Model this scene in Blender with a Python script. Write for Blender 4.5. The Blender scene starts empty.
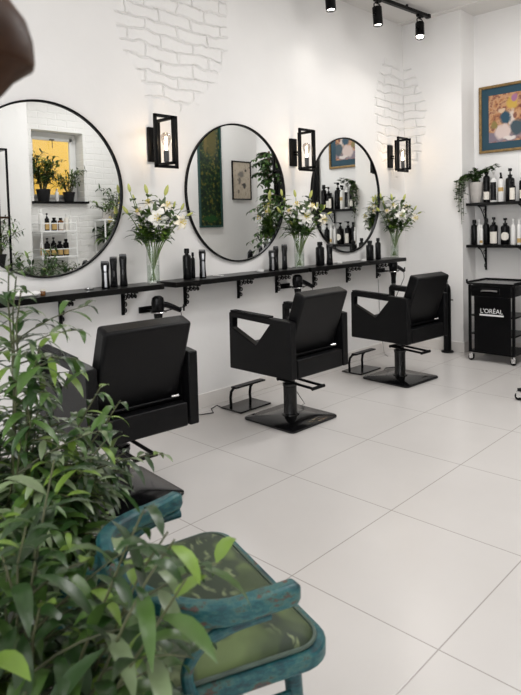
import bpy, bmesh, math, random
from mathutils import Vector, Matrix, Euler
random.seed(7)
scene = bpy.context.scene
COL = scene.collection
PI = math.pi

# ------------------------------------------------------------------ materials
def new_mat(name):
    m = bpy.data.materials.new(name); m.use_nodes = True
    nt = m.node_tree
    return m, nt, nt.nodes['Principled BSDF'], nt.nodes['Material Output']

def mat(name, col, rough=0.5, metal=0.0, spec=0.5, noise=None, bump=None, emit=None, coat=0.0, sheen=0.0):
    """noise=(scale, amount): tone variation; bump=(scale, strength)"""
    m, nt, b, out = new_mat(name)
    b.inputs['Base Color'].default_value = (*col, 1)
    b.inputs['Roughness'].default_value = rough
    b.inputs['Metallic'].default_value = metal
    b.inputs['Specular IOR Level'].default_value = spec
    b.inputs['Coat Weight'].default_value = coat
    b.inputs['Sheen Weight'].default_value = sheen
    L = nt.links
    tc = nt.nodes.new('ShaderNodeTexCoord')
    if noise:
        n = nt.nodes.new('ShaderNodeTexNoise'); n.inputs['Scale'].default_value = noise[0]; n.inputs['Detail'].default_value = 5
        L.new(tc.outputs['Object'], n.inputs['Vector'])
        r = nt.nodes.new('ShaderNodeValToRGB')
        a = noise[1]
        r.color_ramp.elements[0].position = .3; r.color_ramp.elements[1].position = .7
        c2 = noise[2] if len(noise) > 2 else tuple(min(1, c * (1 + a)) for c in col)
        r.color_ramp.elements[0].color = (*[c * (1 - a) for c in col], 1)
        r.color_ramp.elements[1].color = (*c2, 1)
        L.new(n.outputs['Fac'], r.inputs['Fac']); L.new(r.outputs['Color'], b.inputs['Base Color'])
    if bump:
        n = nt.nodes.new('ShaderNodeTexNoise'); n.inputs['Scale'].default_value = bump[0]; n.inputs['Detail'].default_value = 4
        L.new(tc.outputs['Object'], n.inputs['Vector'])
        bp = nt.nodes.new('ShaderNodeBump'); bp.inputs['Strength'].default_value = bump[1]; bp.inputs['Distance'].default_value = .01
        L.new(n.outputs['Fac'], bp.inputs['Height']); L.new(bp.outputs['Normal'], b.inputs['Normal'])
    if emit:
        b.inputs['Emission Color'].default_value = (*emit[0], 1); b.inputs['Emission Strength'].default_value = emit[1]
    return m

def N(nt, t, **kw):
    n = nt.nodes.new(t)
    for k, v in kw.items(): setattr(n, k, v)
    return n

def math_n(nt, op, a, b=None, c=None, clamp=False):
    n = nt.nodes.new('ShaderNodeMath'); n.operation = op; n.use_clamp = clamp
    for i, v in enumerate((a, b, c)):
        if v is None: continue
        if isinstance(v, (int, float)): n.inputs[i].default_value = v
        else: nt.links.new(v, n.inputs[i])
    return n.outputs[0]

def plaster(name, col, axis='X', patches=(), full=False, rough=.6, crack=.55, wobble=.045):
    """Painted plaster; inside the patches (centre u, centre z, half width, half height) bare painted brick shows."""
    m, nt, b, out = new_mat(name); L = nt.links
    b.inputs['Roughness'].default_value = rough; b.inputs['Specular IOR Level'].default_value = .25
    geo = N(nt, 'ShaderNodeNewGeometry'); sp = N(nt, 'ShaderNodeSeparateXYZ'); L.new(geo.outputs['Position'], sp.inputs[0])
    u = sp.outputs['Y'] if axis == 'X' else sp.outputs['X']; z = sp.outputs['Z']
    cl = N(nt, 'ShaderNodeTexNoise'); cl.inputs['Scale'].default_value = 1.6; cl.inputs['Detail'].default_value = 6
    L.new(geo.outputs['Position'], cl.inputs['Vector'])
    ramp = N(nt, 'ShaderNodeValToRGB')
    ramp.color_ramp.elements[0].position = .3; ramp.color_ramp.elements[1].position = .7
    ramp.color_ramp.elements[0].color = (*[c * .95 for c in col], 1); ramp.color_ramp.elements[1].color = (*col, 1)
    L.new(cl.outputs['Fac'], ramp.inputs['Fac'])
    fine = N(nt, 'ShaderNodeTexNoise'); fine.inputs['Scale'].default_value = 26; fine.inputs['Detail'].default_value = 6
    L.new(geo.outputs['Position'], fine.inputs['Vector'])
    bump0 = N(nt, 'ShaderNodeBump'); bump0.inputs['Strength'].default_value = .10; bump0.inputs['Distance'].default_value = .01
    L.new(fine.outputs['Fac'], bump0.inputs['Height'])
    if not patches and not full:
        L.new(ramp.outputs['Color'], b.inputs['Base Color']); L.new(bump0.outputs['Normal'], b.inputs['Normal'])
        return m
    comb = N(nt, 'ShaderNodeCombineXYZ'); L.new(u, comb.inputs[0]); L.new(z, comb.inputs[1])
    wob = N(nt, 'ShaderNodeTexNoise'); wob.inputs['Scale'].default_value = 5; wob.inputs['Detail'].default_value = 5
    L.new(geo.outputs['Position'], wob.inputs['Vector'])
    wv = N(nt, 'ShaderNodeVectorMath', operation='SCALE'); L.new(wob.outputs['Color'], wv.inputs[0]); wv.inputs['Scale'].default_value = wobble
    av = N(nt, 'ShaderNodeVectorMath', operation='ADD'); L.new(comb.outputs[0], av.inputs[0]); L.new(wv.outputs[0], av.inputs[1])
    br = N(nt, 'ShaderNodeTexBrick'); br.inputs['Scale'].default_value = 1.0
    br.inputs['Brick Width'].default_value = .265; br.inputs['Row Height'].default_value = .083
    br.inputs['Mortar Size'].default_value = .012; br.inputs['Mortar Smooth'].default_value = 1.0
    L.new(av.outputs[0], br.inputs['Vector'])
    mortar = br.outputs['Fac']
    if full: mask = None
    else:
        mask = None
        for (uc, zc, wu, wz) in patches:
            du = math_n(nt, 'DIVIDE', math_n(nt, 'SUBTRACT', u, uc), wu)
            dz = math_n(nt, 'DIVIDE', math_n(nt, 'SUBTRACT', z, zc), wz)
            d = math_n(nt, 'ADD', math_n(nt, 'MULTIPLY', du, du), math_n(nt, 'MULTIPLY', dz, dz))
            d = math_n(nt, 'ADD', d, math_n(nt, 'MULTIPLY', math_n(nt, 'SUBTRACT', wob.outputs['Fac'], .5), 1.1))
            mr = N(nt, 'ShaderNodeMapRange', interpolation_type='SMOOTHSTEP')
            mr.inputs['From Min'].default_value = 1.06; mr.inputs['From Max'].default_value = .88
            L.new(d, mr.inputs['Value'])
            mask = mr.outputs[0] if mask is None else math_n(nt, 'MAXIMUM', mask, mr.outputs[0])
    # cracks: some mortar joints are open and dark
    cn = N(nt, 'ShaderNodeTexNoise'); cn.inputs['Scale'].default_value = 9; cn.inputs['Detail'].default_value = 4
    L.new(geo.outputs['Position'], cn.inputs['Vector'])
    cr = N(nt, 'ShaderNodeMapRange'); cr.inputs['From Min'].default_value = .58; cr.inputs['From Max'].default_value = .70
    L.new(cn.outputs['Fac'], cr.inputs['Value'])
    dark = math_n(nt, 'MULTIPLY', math_n(nt, 'POWER', mortar, 4.0), math_n(nt, 'ADD', math_n(nt, 'MULTIPLY', cr.outputs[0], .95), .05))
    if mask is not None: dark = math_n(nt, 'MULTIPLY', dark, mask)
    dark = math_n(nt, 'MULTIPLY', dark, crack, clamp=True)
    mix = N(nt, 'ShaderNodeMix', data_type='RGBA'); L.new(dark, mix.inputs['Factor'])
    L.new(ramp.outputs['Color'], mix.inputs['A']); mix.inputs['B'].default_value = (.16, .13, .11, 1)
    L.new(mix.outputs['Result'], b.inputs['Base Color'])
    hgt = math_n(nt, 'SUBTRACT', math_n(nt, 'MULTIPLY', cn.outputs['Fac'], 1.6), mortar)
    if mask is not None: hgt = math_n(nt, 'MULTIPLY', math_n(nt, 'SUBTRACT', hgt, .5), mask)
    bump = N(nt, 'ShaderNodeBump'); bump.inputs['Strength'].default_value = .30 if full else .6; bump.inputs['Distance'].default_value = .014
    L.new(hgt, bump.inputs['Height']); L.new(bump0.outputs['Normal'], bump.inputs['Normal'])
    L.new(bump.outputs['Normal'], b.inputs['Normal'])
    return m

def floor_mat():
    m, nt, b, out = new_mat('porcelain_floor_tile'); L = nt.links
    geo = N(nt, 'ShaderNodeNewGeometry'); sp = N(nt, 'ShaderNodeSeparateXYZ'); L.new(geo.outputs['Position'], sp.inputs[0])
    def line(v, step, off=0.0):
        f = math_n(nt, 'FRACT', math_n(nt, 'ADD', math_n(nt, 'DIVIDE', v, step), 100.5))
        d = math_n(nt, 'MULTIPLY', math_n(nt, 'ABSOLUTE', math_n(nt, 'SUBTRACT', f, .5)), step)
        mr = N(nt, 'ShaderNodeMapRange'); mr.inputs['From Min'].default_value = .0030; mr.inputs['From Max'].default_value = .0014
        L.new(d, mr.inputs['Value']); return mr.outputs[0]
    g = math_n(nt, 'MAXIMUM', line(sp.outputs['X'], .5737), line(sp.outputs['Y'], .6668))
    n1 = N(nt, 'ShaderNodeTexNoise'); n1.inputs['Scale'].default_value = 1.7; n1.inputs['Detail'].default_value = 4
    L.new(geo.outputs['Position'], n1.inputs['Vector'])
    ramp = N(nt, 'ShaderNodeValToRGB'); ramp.color_ramp.elements[0].position = .3; ramp.color_ramp.elements[1].position = .72
    ramp.color_ramp.elements[0].color = (.56, .536, .518, 1); ramp.color_ramp.elements[1].color = (.60, .576, .558, 1)
    L.new(n1.outputs['Fac'], ramp.inputs['Fac'])
    mix = N(nt, 'ShaderNodeMix', data_type='RGBA'); L.new(math_n(nt, 'MULTIPLY', g, .62), mix.inputs['Factor'])
    L.new(ramp.outputs['Color'], mix.inputs['A']); mix.inputs['B'].default_value = (.20, .17, .15, 1)
    L.new(mix.outputs['Result'], b.inputs['Base Color'])
    n2 = N(nt, 'ShaderNodeTexNoise'); n2.inputs['Scale'].default_value = 2.5; n2.inputs['Detail'].default_value = 3
    L.new(geo.outputs['Position'], n2.inputs['Vector'])
    rr = N(nt, 'ShaderNodeMapRange'); rr.inputs['To Min'].default_value = .255; rr.inputs['To Max'].default_value = .275
    L.new(n2.outputs['Fac'], rr.inputs['Value']); L.new(rr.outputs[0], b.inputs['Roughness'])
    b.inputs['Specular IOR Level'].default_value = .5
    bp = N(nt, 'ShaderNodeBump'); bp.inputs['Strength'].default_value = .25; bp.inputs['Distance'].default_value = .002; bp.invert = True
    L.new(g, bp.inputs['Height']); L.new(bp.outputs['Normal'], b.inputs['Normal'])
    return m

def glass_mat(name, tint=(1, 1, 1), refl=.08, rough=0.0):
    m, nt, b, out = new_mat(name); L = nt.links
    nt.nodes.remove(b)
    t = N(nt, 'ShaderNodeBsdfTransparent'); t.inputs[0].default_value = (*tint, 1)
    g = N(nt, 'ShaderNodeBsdfGlossy'); g.inputs['Roughness'].default_value = rough
    lw = N(nt, 'ShaderNodeLayerWeight'); lw.inputs['Blend'].default_value = .35
    f = math_n(nt, 'ADD', math_n(nt, 'MULTIPLY', lw.outputs['Facing'], .28), refl, clamp=True)
    mx = N(nt, 'ShaderNodeMixShader'); L.new(f, mx.inputs[0]); L.new(t.outputs[0], mx.inputs[1]); L.new(g.outputs[0], mx.inputs[2])
    L.new(mx.outputs[0], out.inputs['Surface'])
    return m

def worn_paint():
    """Teal paint worn through to bare red-brown wood in patches."""
    m, nt, b, out = new_mat('worn_teal_paint'); L = nt.links
    tc = N(nt, 'ShaderNodeTexCoord')
    mp = N(nt, 'ShaderNodeMapping'); mp.inputs['Scale'].default_value = (1, 1, 2.5); L.new(tc.outputs['Object'], mp.inputs[0])
    n = N(nt, 'ShaderNodeTexNoise'); n.inputs['Scale'].default_value = 15; n.inputs['Detail'].default_value = 9; n.inputs['Roughness'].default_value = .75
    L.new(mp.outputs[0], n.inputs['Vector'])
    r = N(nt, 'ShaderNodeValToRGB'); e = r.color_ramp.elements
    e[0].position = .38; e[0].color = (.003, .030, .040, 1); e[1].position = .50; e[1].color = (.006, .085, .098, 1)
    x = e.new(.555); x.color = (.05, .13, .115, 1); x = e.new(.585); x.color = (.02, .05, .045, 1); x = e.new(.62); x.color = (.13, .045, .025, 1); x = e.new(.66); x.color = (.004, .045, .055, 1)
    L.new(n.outputs['Fac'], r.inputs['Fac']); L.new(r.outputs['Color'], b.inputs['Base Color'])
    b.inputs['Roughness'].default_value = .42
    return m

def tapestry():
    """Green upholstery printed with dark foliage."""
    m, nt, b, out = new_mat('green_leaf_print_fabric'); L = nt.links
    tc = N(nt, 'ShaderNodeTexCoord')
    w = N(nt, 'ShaderNodeTexNoise'); w.inputs['Scale'].default_value = 7; w.inputs['Detail'].default_value = 5
    L.new(tc.outputs['Object'], w.inputs['Vector'])
    sc = N(nt, 'ShaderNodeVectorMath', operation='SCALE'); sc.inputs['Scale'].default_value = .16; L.new(w.outputs['Color'], sc.inputs[0])
    ad = N(nt, 'ShaderNodeVectorMath', operation='ADD'); L.new(tc.outputs['Object'], ad.inputs[0]); L.new(sc.outputs[0], ad.inputs[1])
    mp = N(nt, 'ShaderNodeMapping'); mp.inputs['Scale'].default_value = (1.0, 2.6, 1); mp.inputs['Rotation'].default_value = (0, 0, .6); L.new(ad.outputs[0], mp.inputs[0])
    v = N(nt, 'ShaderNodeTexVoronoi'); v.inputs['Scale'].default_value = 20; L.new(mp.outputs[0], v.inputs['Vector'])
    big = N(nt, 'ShaderNodeTexNoise'); big.inputs['Scale'].default_value = 5.5; big.inputs['Detail'].default_value = 3; L.new(tc.outputs['Object'], big.inputs['Vector'])
    bg = N(nt, 'ShaderNodeValToRGB'); e = bg.color_ramp.elements
    e[0].position = .40; e[0].color = (.026, .046, .010, 1); e[1].position = .60; e[1].color = (.10, .145, .042, 1)
    L.new(big.outputs['Fac'], bg.inputs['Fac'])
    lf = N(nt, 'ShaderNodeValToRGB'); e = lf.color_ramp.elements
    e[0].position = .08; e[0].color = (.19, .23, .11, 1); e[1].position = .4; e[1].color = (.008, .020, .008, 1)
    L.new(v.outputs['Distance'], lf.inputs['Fac'])
    big2 = N(nt, 'ShaderNodeTexNoise'); big2.inputs['Scale'].default_value = 6.5; big2.inputs['Detail'].default_value = 2
    m2 = N(nt, 'ShaderNodeMapping'); m2.inputs['Location'].default_value = (3.1, 1.7, 0); L.new(tc.outputs['Object'], m2.inputs[0]); L.new(m2.outputs[0], big2.inputs['Vector'])
    mk = N(nt, 'ShaderNodeMapRange'); mk.inputs['From Min'].default_value = .42; mk.inputs['From Max'].default_value = .47; L.new(big2.outputs['Fac'], mk.inputs['Value'])
    mix = N(nt, 'ShaderNodeMix', data_type='RGBA'); L.new(math_n(nt, 'MULTIPLY', mk.outputs[0], .85), mix.inputs['Factor'])
    L.new(bg.outputs['Color'], mix.inputs['A']); L.new(lf.outputs['Color'], mix.inputs['B'])
    L.new(mix.outputs['Result'], b.inputs['Base Color'])
    b.inputs['Roughness'].default_value = .62; b.inputs['Sheen Weight'].default_value = .05
    return m

def painting_mat(name, stops, blobs, warp=.12, scale=9):
    """Loose painterly picture in the object's own (x, z) coordinates, blobs=(x, z, rx, rz, colour)."""
    m, nt, b, out = new_mat(name); L = nt.links
    tc = N(nt, 'ShaderNodeTexCoord')
    n = N(nt, 'ShaderNodeTexNoise'); n.inputs['Scale'].default_value = scale; n.inputs['Detail'].default_value = 6; L.new(tc.outputs['Object'], n.inputs['Vector'])
    r = N(nt, 'ShaderNodeValToRGB'); e = r.color_ramp.elements
    e[0].position = stops[0][0]; e[0].color = (*stops[0][1], 1); e[1].position = stops[1][0]; e[1].color = (*stops[1][1], 1)
    for p, c in stops[2:]:
        x = e.new(p); x.color = (*c, 1)
    L.new(n.outputs['Fac'], r.inputs['Fac'])
    cur = r.outputs['Color']
    sc = N(nt, 'ShaderNodeVectorMath', operation='SCALE'); sc.inputs['Scale'].default_value = warp; L.new(n.outputs['Color'], sc.inputs[0])
    ad = N(nt, 'ShaderNodeVectorMath', operation='ADD'); L.new(tc.outputs['Object'], ad.inputs[0]); L.new(sc.outputs[0], ad.inputs[1])
    sp = N(nt, 'ShaderNodeSeparateXYZ'); L.new(ad.outputs[0], sp.inputs[0])
    for (x, z, rx, rz, c) in blobs:
        du = math_n(nt, 'DIVIDE', math_n(nt, 'SUBTRACT', sp.outputs['X'], x + warp * .5), rx)
        dz = math_n(nt, 'DIVIDE', math_n(nt, 'SUBTRACT', sp.outputs['Z'], z + warp * .5), rz)
        d = math_n(nt, 'ADD', math_n(nt, 'MULTIPLY', du, du), math_n(nt, 'MULTIPLY', dz, dz))
        mr = N(nt, 'ShaderNodeMapRange'); mr.inputs['From Min'].default_value = 1.3; mr.inputs['From Max'].default_value = .5; L.new(math_n(nt, 'ADD', d, math_n(nt, 'MULTIPLY', math_n(nt, 'SUBTRACT', n.outputs['Fac'], .5), 2.2)), mr.inputs['Value'])
        mx = N(nt, 'ShaderNodeMix', data_type='RGBA'); L.new(mr.outputs[0], mx.inputs['Factor']); L.new(cur, mx.inputs['A'])
        mx.inputs['B'].default_value = (*c, 1); cur = mx.outputs['Result']
    L.new(cur, b.inputs['Base Color']); b.inputs['Roughness'].default_value = .35
    return m

WHITE = (.815, .802, .789)
M = {}
M['wall_left'] = plaster('white_plaster_with_bare_brick', WHITE, 'X', [(.98, 2.85, .50, .78), (3.70, 2.28, .34, .56)], wobble=.10, crack=.5)
M['wall_back'] = plaster('white_plaster_corner_brick', WHITE, 'Y', [(-1.24, 2.28, .24, .54)], crack=.18, wobble=.09)
M['wall'] = plaster('white_plaster', WHITE)
M['wall_brick'] = plaster('white_painted_brick', (.80, .79, .77), 'X', full=True, crack=.08, wobble=.06)
M['ceiling'] = plaster('white_ceiling_paint', (.74, .72, .70), rough=.8)
M['floor'] = floor_mat()
M['skirting'] = mat('pale_stone_skirting', (.70, .67, .64), .45, noise=(3, .04))
M['leather'] = mat('black_leather', (.004, .004, .0045), .38, spec=.16, bump=(130, .10))
M['black_metal'] = mat('black_powder_coat', (.003, .003, .0035), .34, spec=.13)
M['black_gloss'] = mat('black_gloss_lacquer', (.004, .004, .0045), .14, spec=.35)
M['black_wood'] = mat('black_stained_wood', (.004, .0038, .0038), .30, spec=.16, noise=(14, .4))
M['black_plastic'] = mat('black_plastic', (.0035, .0035, .004), .26, spec=.2)
M['grey_plastic'] = mat('dark_grey_plastic', (.05, .05, .052), .4)
M['chrome'] = mat('chrome', (.78, .78, .78), .16, 1.0)
M['silver'] = mat('brushed_silver', (.36, .36, .37), .36, 1.0)
M['white_plastic'] = mat('white_plastic', (.78, .77, .75), .35)
M['label_white'] = mat('cream_paper_label', (.74, .70, .63), .5)
M['label_gold'] = mat('gold_paper_label', (.50, .33, .12), .45)
M['amber'] = mat('amber_bottle_plastic', (.17, .07, .02), .25)
M['mirror'] = mat('mirror_silver', (.85, .865, .86), 0.0, 1.0)
M['glass'] = glass_mat('clear_glass', (.97, .98, .97), .06)
M['bulb_glass'] = glass_mat('smoked_bulb_glass', (.78, .74, .70), .10)
M['water'] = glass_mat('vase_water', (.90, .94, .90), .04)
M['filament'] = mat('glowing_filament', (1, .8, .5), .5, emit=((1.0, .80, .52), 60))
M['lily_dark'] = mat('dark_lily_leaf', (.030, .070, .014), .4, noise=(8, .3))
M['lily_leaf'] = mat('green_lily_leaf', (.075, .14, .022), .4, noise=(8, .25))
M['lens'] = mat('lit_spot_lens', (1, .95, .85), .3, emit=((1.0, .95, .86), 14))
M['teal_wood'] = worn_paint()
M['tapestry'] = tapestry()
M['piping'] = mat('grey_green_piping', (.06, .09, .07), .5, noise=(20, .3))
M['dark_wood'] = mat('dark_brown_varnished_wood', (.036, .014, .006), .45, spec=.15, noise=(9, .5, (.065, .026, .010)))
M['leaf_dark'] = mat('dark_glossy_leaf', (.018, .048, .010), .32, spec=.5, noise=(8, .3))
M['leaf_mid'] = mat('mid_green_leaf', (.052, .108, .020), .34, spec=.5, noise=(8, .25))
M['leaf_young'] = mat('young_yellow_green_leaf', (.125, .205, .03), .40, spec=.4, noise=(8, .2))
M['leaf_pale'] = mat('pale_grey_green_leaf', (.15, .20, .10), .34, spec=.55, noise=(8, .2))
M['stem'] = mat('brown_green_stem', (.055, .06, .022), .6, noise=(20, .3))
M['stem_green'] = mat('fresh_green_stem', (.10, .17, .03), .45, noise=(12, .2))
M['bark'] = mat('grey_brown_bark', (.12, .085, .055), .8, noise=(18, .35))
M['soil'] = mat('dark_potting_soil', (.02, .014, .009), .95, bump=(60, .8))
M['petal'] = mat('white_lily_petal', (.86, .84, .78), .45, noise=(6, .04))
M['petal_cream'] = mat('cream_lily_petal', (.86, .80, .66), .45, noise=(6, .05))
M['petal_pink'] = mat('blush_petal', (.84, .73, .65), .45)
M['bud'] = mat('yellow_green_bud', (.46, .48, .13), .45, noise=(10, .15))
M['pollen'] = mat('yellow_stamen', (.72, .58, .14), .6)
M['pot_black'] = mat('black_plant_pot', (.012, .012, .013), .5, spec=.3)
M['pot_grey'] = mat('ribbed_pale_grey_ceramic', (.52, .49, .46), .4, noise=(12, .08))
M['terracotta'] = mat('grey_clay_pot', (.22, .20, .18), .7)
M['gold_frame'] = mat('antique_gold_moulding', (.24, .15, .055), .38, .35, noise=(30, .3))
M['teal_mat'] = mat('teal_mount_board', (.014, .055, .085), .7)
M['green_frame'] = mat('dark_green_frame', (.010, .045, .038), .4)
M['upvc'] = mat('white_window_plastic', (.78, .78, .77), .3)
M['yellow'] = mat('yellow_rendered_wall', (.88, .60, .12), .8)
M['white_metal'] = mat('white_enamelled_metal', (.78, .78, .77), .35)
M['dark_door'] = mat('charcoal_door_paint', (.012, .014, .014), .25, spec=.3)
M['print_white'] = mat('white_print', (.80, .80, .80), .5)
M['cable_black'] = mat('black_rubber_cable', (.02, .02, .02), .5)
M['cable_white'] = mat('grey_flex', (.34, .33, .32), .5)
M['amber_disc'] = mat('cream_jar', (.68, .64, .56), .4)
M['picture'] = painting_mat('painted_interior_scene', [(.36, (.16, .04, .03)), (.46, (.42, .19, .08)), (.54, (.52, .30, .16)), (.62, (.22, .08, .05))],
    [(-.10, -.18, .30, .05, (.20, .16, .20)), (.07, .13, .055, .06, (.52, .34, .06)), (.09, .17, .03, .03, (.33, .14, .26)), (.065, -.02, .03, .09, (.62, .52, .46)),
     (.11, -.10, .07, .07, (.04, .07, .09)), (.01, .00, .055, .06, (.012, .06, .10)), (-.02, -.13, .075, .075, (.62, .50, .46)), (-.03, .07, .03, .025, (.62, .46, .32)),
     (.05, -.19, .06, .02, (.66, .60, .56)), (-.10, -.06, .03, .04, (.22, .17, .05))], .05, 16)
M['forest'] = painting_mat('dark_green_abstract_painting', [(.38, (.002, .008, .005)), (.48, (.006, .022, .010)), (.56, (.02, .045, .014)), (.62, (.12, .10, .02))],
    [(-.04, .42, .08, .22, (.075, .065, .014)), (.06, .40, .03, .16, (.12, .09, .025)), (.0, -.54, .12, .04, (.012, .06, .014))], .10, 26)
M['sketch'] = painting_mat('beige_ink_study', [(.30, (.42, .35, .27)), (.55, (.55, .47, .37)), (.66, (.38, .32, .25)), (.74, (.10, .085, .07))],
    [(.01, .08, .05, .045, (.22, .20, .18)), (-.04, -.06, .035, .04, (.055, .05, .045)), (.04, .0, .025, .05, (.17, .15, .13)), (-.07, .13, .02, .02, (.07, .06, .05)), (.06, -.14, .02, .03, (.2, .17, .14))], .05, 22)

# ------------------------------------------------------------------ mesh builder
class MB:
    def __init__(self): self.bm = bmesh.new(); self.mi = 0
    def _t(self, verts, loc=(0, 0, 0), rot=(0, 0, 0), mtx=None):
        Mx = mtx if mtx is not None else Matrix.Translation(loc) @ Euler(rot).to_matrix().to_4x4()
        bmesh.ops.transform(self.bm, matrix=Mx, verts=verts)
        if self.mi:
            for f in {f for v in verts for f in v.link_faces}: f.material_index = self.mi
        return self
    def box(self, c, s, rot=(0, 0, 0)):
        v = bmesh.ops.create_cube(self.bm, size=1)['verts']
        bmesh.ops.scale(self.bm, vec=s, verts=v)
        return self._t(v, c, rot)
    def bb(self, x0, x1, y0, y1, z0, z1): return self.box(((x0 + x1) / 2, (y0 + y1) / 2, (z0 + z1) / 2), (x1 - x0, y1 - y0, z1 - z0))
    def lathe(self, prof, c=(0, 0, 0), seg=20, axis='Z', cap=True, sx=1, sy=1, mtx=None):
        bm = self.bm; rings = []; allv = []
        for r, z in prof:
            ring = [bm.verts.new((r * math.cos(2 * PI * k / seg) * sx, r * math.sin(2 * PI * k / seg) * sy, z)) for k in range(seg)]
            rings.append(ring); allv += ring
        for a, b in zip(rings, rings[1:]):
            for k in range(seg): bm.faces.new((a[k], a[(k + 1) % seg], b[(k + 1) % seg], b[k]))
        if cap:
            bm.faces.new(rings[0][::-1]); bm.faces.new(rings[-1])
        rot = {'Z': (0, 0, 0), 'X': (0, PI / 2, 0), 'Y': (-PI / 2, 0, 0)}[axis]
        return self._t(allv, c, rot, mtx)
    def cyl(self, p0, p1, r, seg=14, r2=None):
        p0, p1 = Vector(p0), Vector(p1); d = p1 - p0
        q = d.to_track_quat('Z', 'Y').to_matrix().to_4x4()
        return self.lathe([(r, 0), (r if r2 is None else r2, d.length)], seg=seg, mtx=Matrix.Translation(p0) @ q)
    def tube(self, pts, r, seg=8, flat=None, closed=False):
        """sweep along pts; r a number or list; flat=(w, h) gives a rectangular section, h along Z"""
        bm = self.bm; pts = [Vector(p) for p in pts]; n = len(pts); rings = []; allv = []
        up0 = Vector((0, 0, 1))
        for i, p in enumerate(pts):
            a = pts[(i - 1) % n] if (closed or i) else p
            b = pts[(i + 1) % n] if (closed or i < n - 1) else p
            t = (b - a).normalized()
            if abs(t.dot(up0)) > .97 and not flat: s = t.cross(Vector((0, 1, 0))).normalized()
            else: s = t.cross(up0).normalized()
            if i and not flat:
                ps = prev - t * prev.dot(t)
                if ps.length > 1e-4: s = ps.normalized()
            prev = s; u = s.cross(t).normalized()
            rr = r[i] if isinstance(r, (list, tuple)) else r
            if flat:
                w, hh = flat
                e = .28
                sec = [(w, hh * (1 - e)), (w * (1 - e), hh), (-w * (1 - e), hh), (-w, hh * (1 - e)), (-w, -hh * (1 - e)), (-w * (1 - e), -hh), (w * (1 - e), -hh), (w, -hh * (1 - e))]
                ring = [bm.verts.new(p + s * x * rr + u * y * rr) for x, y in sec]
            else:
                ring = [bm.verts.new(p + (s * math.cos(2 * PI * k / seg) + u * math.sin(2 * PI * k / seg)) * rr) for k in range(seg)]
            rings.append(ring); allv += ring
        sg = len(rings[0])
        prs = list(zip(rings, rings[1:])) + ([(rings[-1], rings[0])] if closed else [])
        for a, b in prs:
            for k in range(sg): bm.faces.new((a[k], a[(k + 1) % sg], b[(k + 1) % sg], b[k]))
        if not closed:
            bm.faces.new(rings[0][::-1]); bm.faces.new(rings[-1])
        if self.mi:
            for f in {f for v in allv for f in v.link_faces}: f.material_index = self.mi
        return self
    def prism(self, loops, axis, a0, a1):
        """extrude a polygon (first loop) with optional hole loops between a0 and a1; 2D points are (x, z) for axis Y, (y, z) for X, (x, y) for Z"""
        from mathutils.geometry import tessellate_polygon
        bm = self.bm
        def P(p, a): return {'Y': (p[0], a, p[1]), 'X': (a, p[0], p[1]), 'Z': (p[0], p[1], a)}[axis]
        flat = [p for l in loops for p in l]
        A = [bm.verts.new(P(p, a0)) for p in flat]; B = [bm.verts.new(P(p, a1)) for p in flat]
        if len(loops) == 1:
            bm.faces.new(A); bm.faces.new(B[::-1])
        else:
            tris = tessellate_polygon([[Vector((p[0], p[1], 0)) for p in l] for l in loops])
            for t in tris:
                bm.faces.new([A[i] for i in t]); bm.faces.new([B[i] for i in t][::-1])
        o = 0
        for l in loops:
            k = len(l)
            for i in range(k):
                j = (i + 1) % k
                bm.faces.new((A[o + i], B[o + i], B[o + j], A[o + j]))
            o += k
        if self.mi:
            for f in {f for v in A + B for f in v.link_faces}: f.material_index = self.mi
        return self
    def ball(self, c, r, sx=1, sy=1, sz=1, rot=(0, 0, 0), seg=14):
        v = bmesh.ops.create_uvsphere(self.bm, u_segments=seg, v_segments=max(6, seg // 2 + 1), radius=r)['verts']
        bmesh.ops.scale(self.bm, vec=(sx, sy, sz), verts=v)
        return self._t(v, c, rot)
    def leaf(self, base, d, up, ln, w, droop=.3, seg=5, cup=.25, blunt=.0):
        """a lanceolate leaf from base along d; bends down by droop"""
        bm = self.bm; base = Vector(base); d = Vector(d).normalized(); up = Vector(up)
        s = d.cross(up)
        if s.length < 1e-3: s = d.cross(Vector((1, 0, 0)))
        s.normalize(); u = s.cross(d).normalized()
        rows = []
        p = base.copy(); dirn = d.copy()
        for i in range(seg + 1):
            t = i / seg
            wd = w * (math.sin(PI * min(1, t ** .85 * .97 + .02)) ** (.9 - blunt * .5)) * .5
            lift = u * (wd * cup)
            mid = bm.verts.new(p)
            if i in (0, seg): rows.append((mid,))
            else: rows.append((bm.verts.new(p - s * wd + lift), mid, bm.verts.new(p + s * wd + lift)))
            ang = droop / seg * (1.6 * t + .2) * 2
            dirn = (dirn + Vector((0, 0, -1)) * ang).normalized()
            u = s.cross(dirn).normalized()
            p = p + dirn * (ln / seg)
        fs = []
        a, b = rows[0], rows[1]
        fs += [bm.faces.new((a[0], b[1], b[0])), bm.faces.new((a[0], b[2], b[1]))]
        for a, b in zip(rows[1:-1], rows[2:-1]):
            fs += [bm.faces.new((a[0], a[1], b[1], b[0])), bm.faces.new((a[1], a[2], b[2], b[1]))]
        a, b = rows[-2], rows[-1]
        fs += [bm.faces.new((a[0], a[1], b[0])), bm.faces.new((a[1], a[2], b[0]))]
        for f in fs: f.material_index = self.mi
        return self
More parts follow.
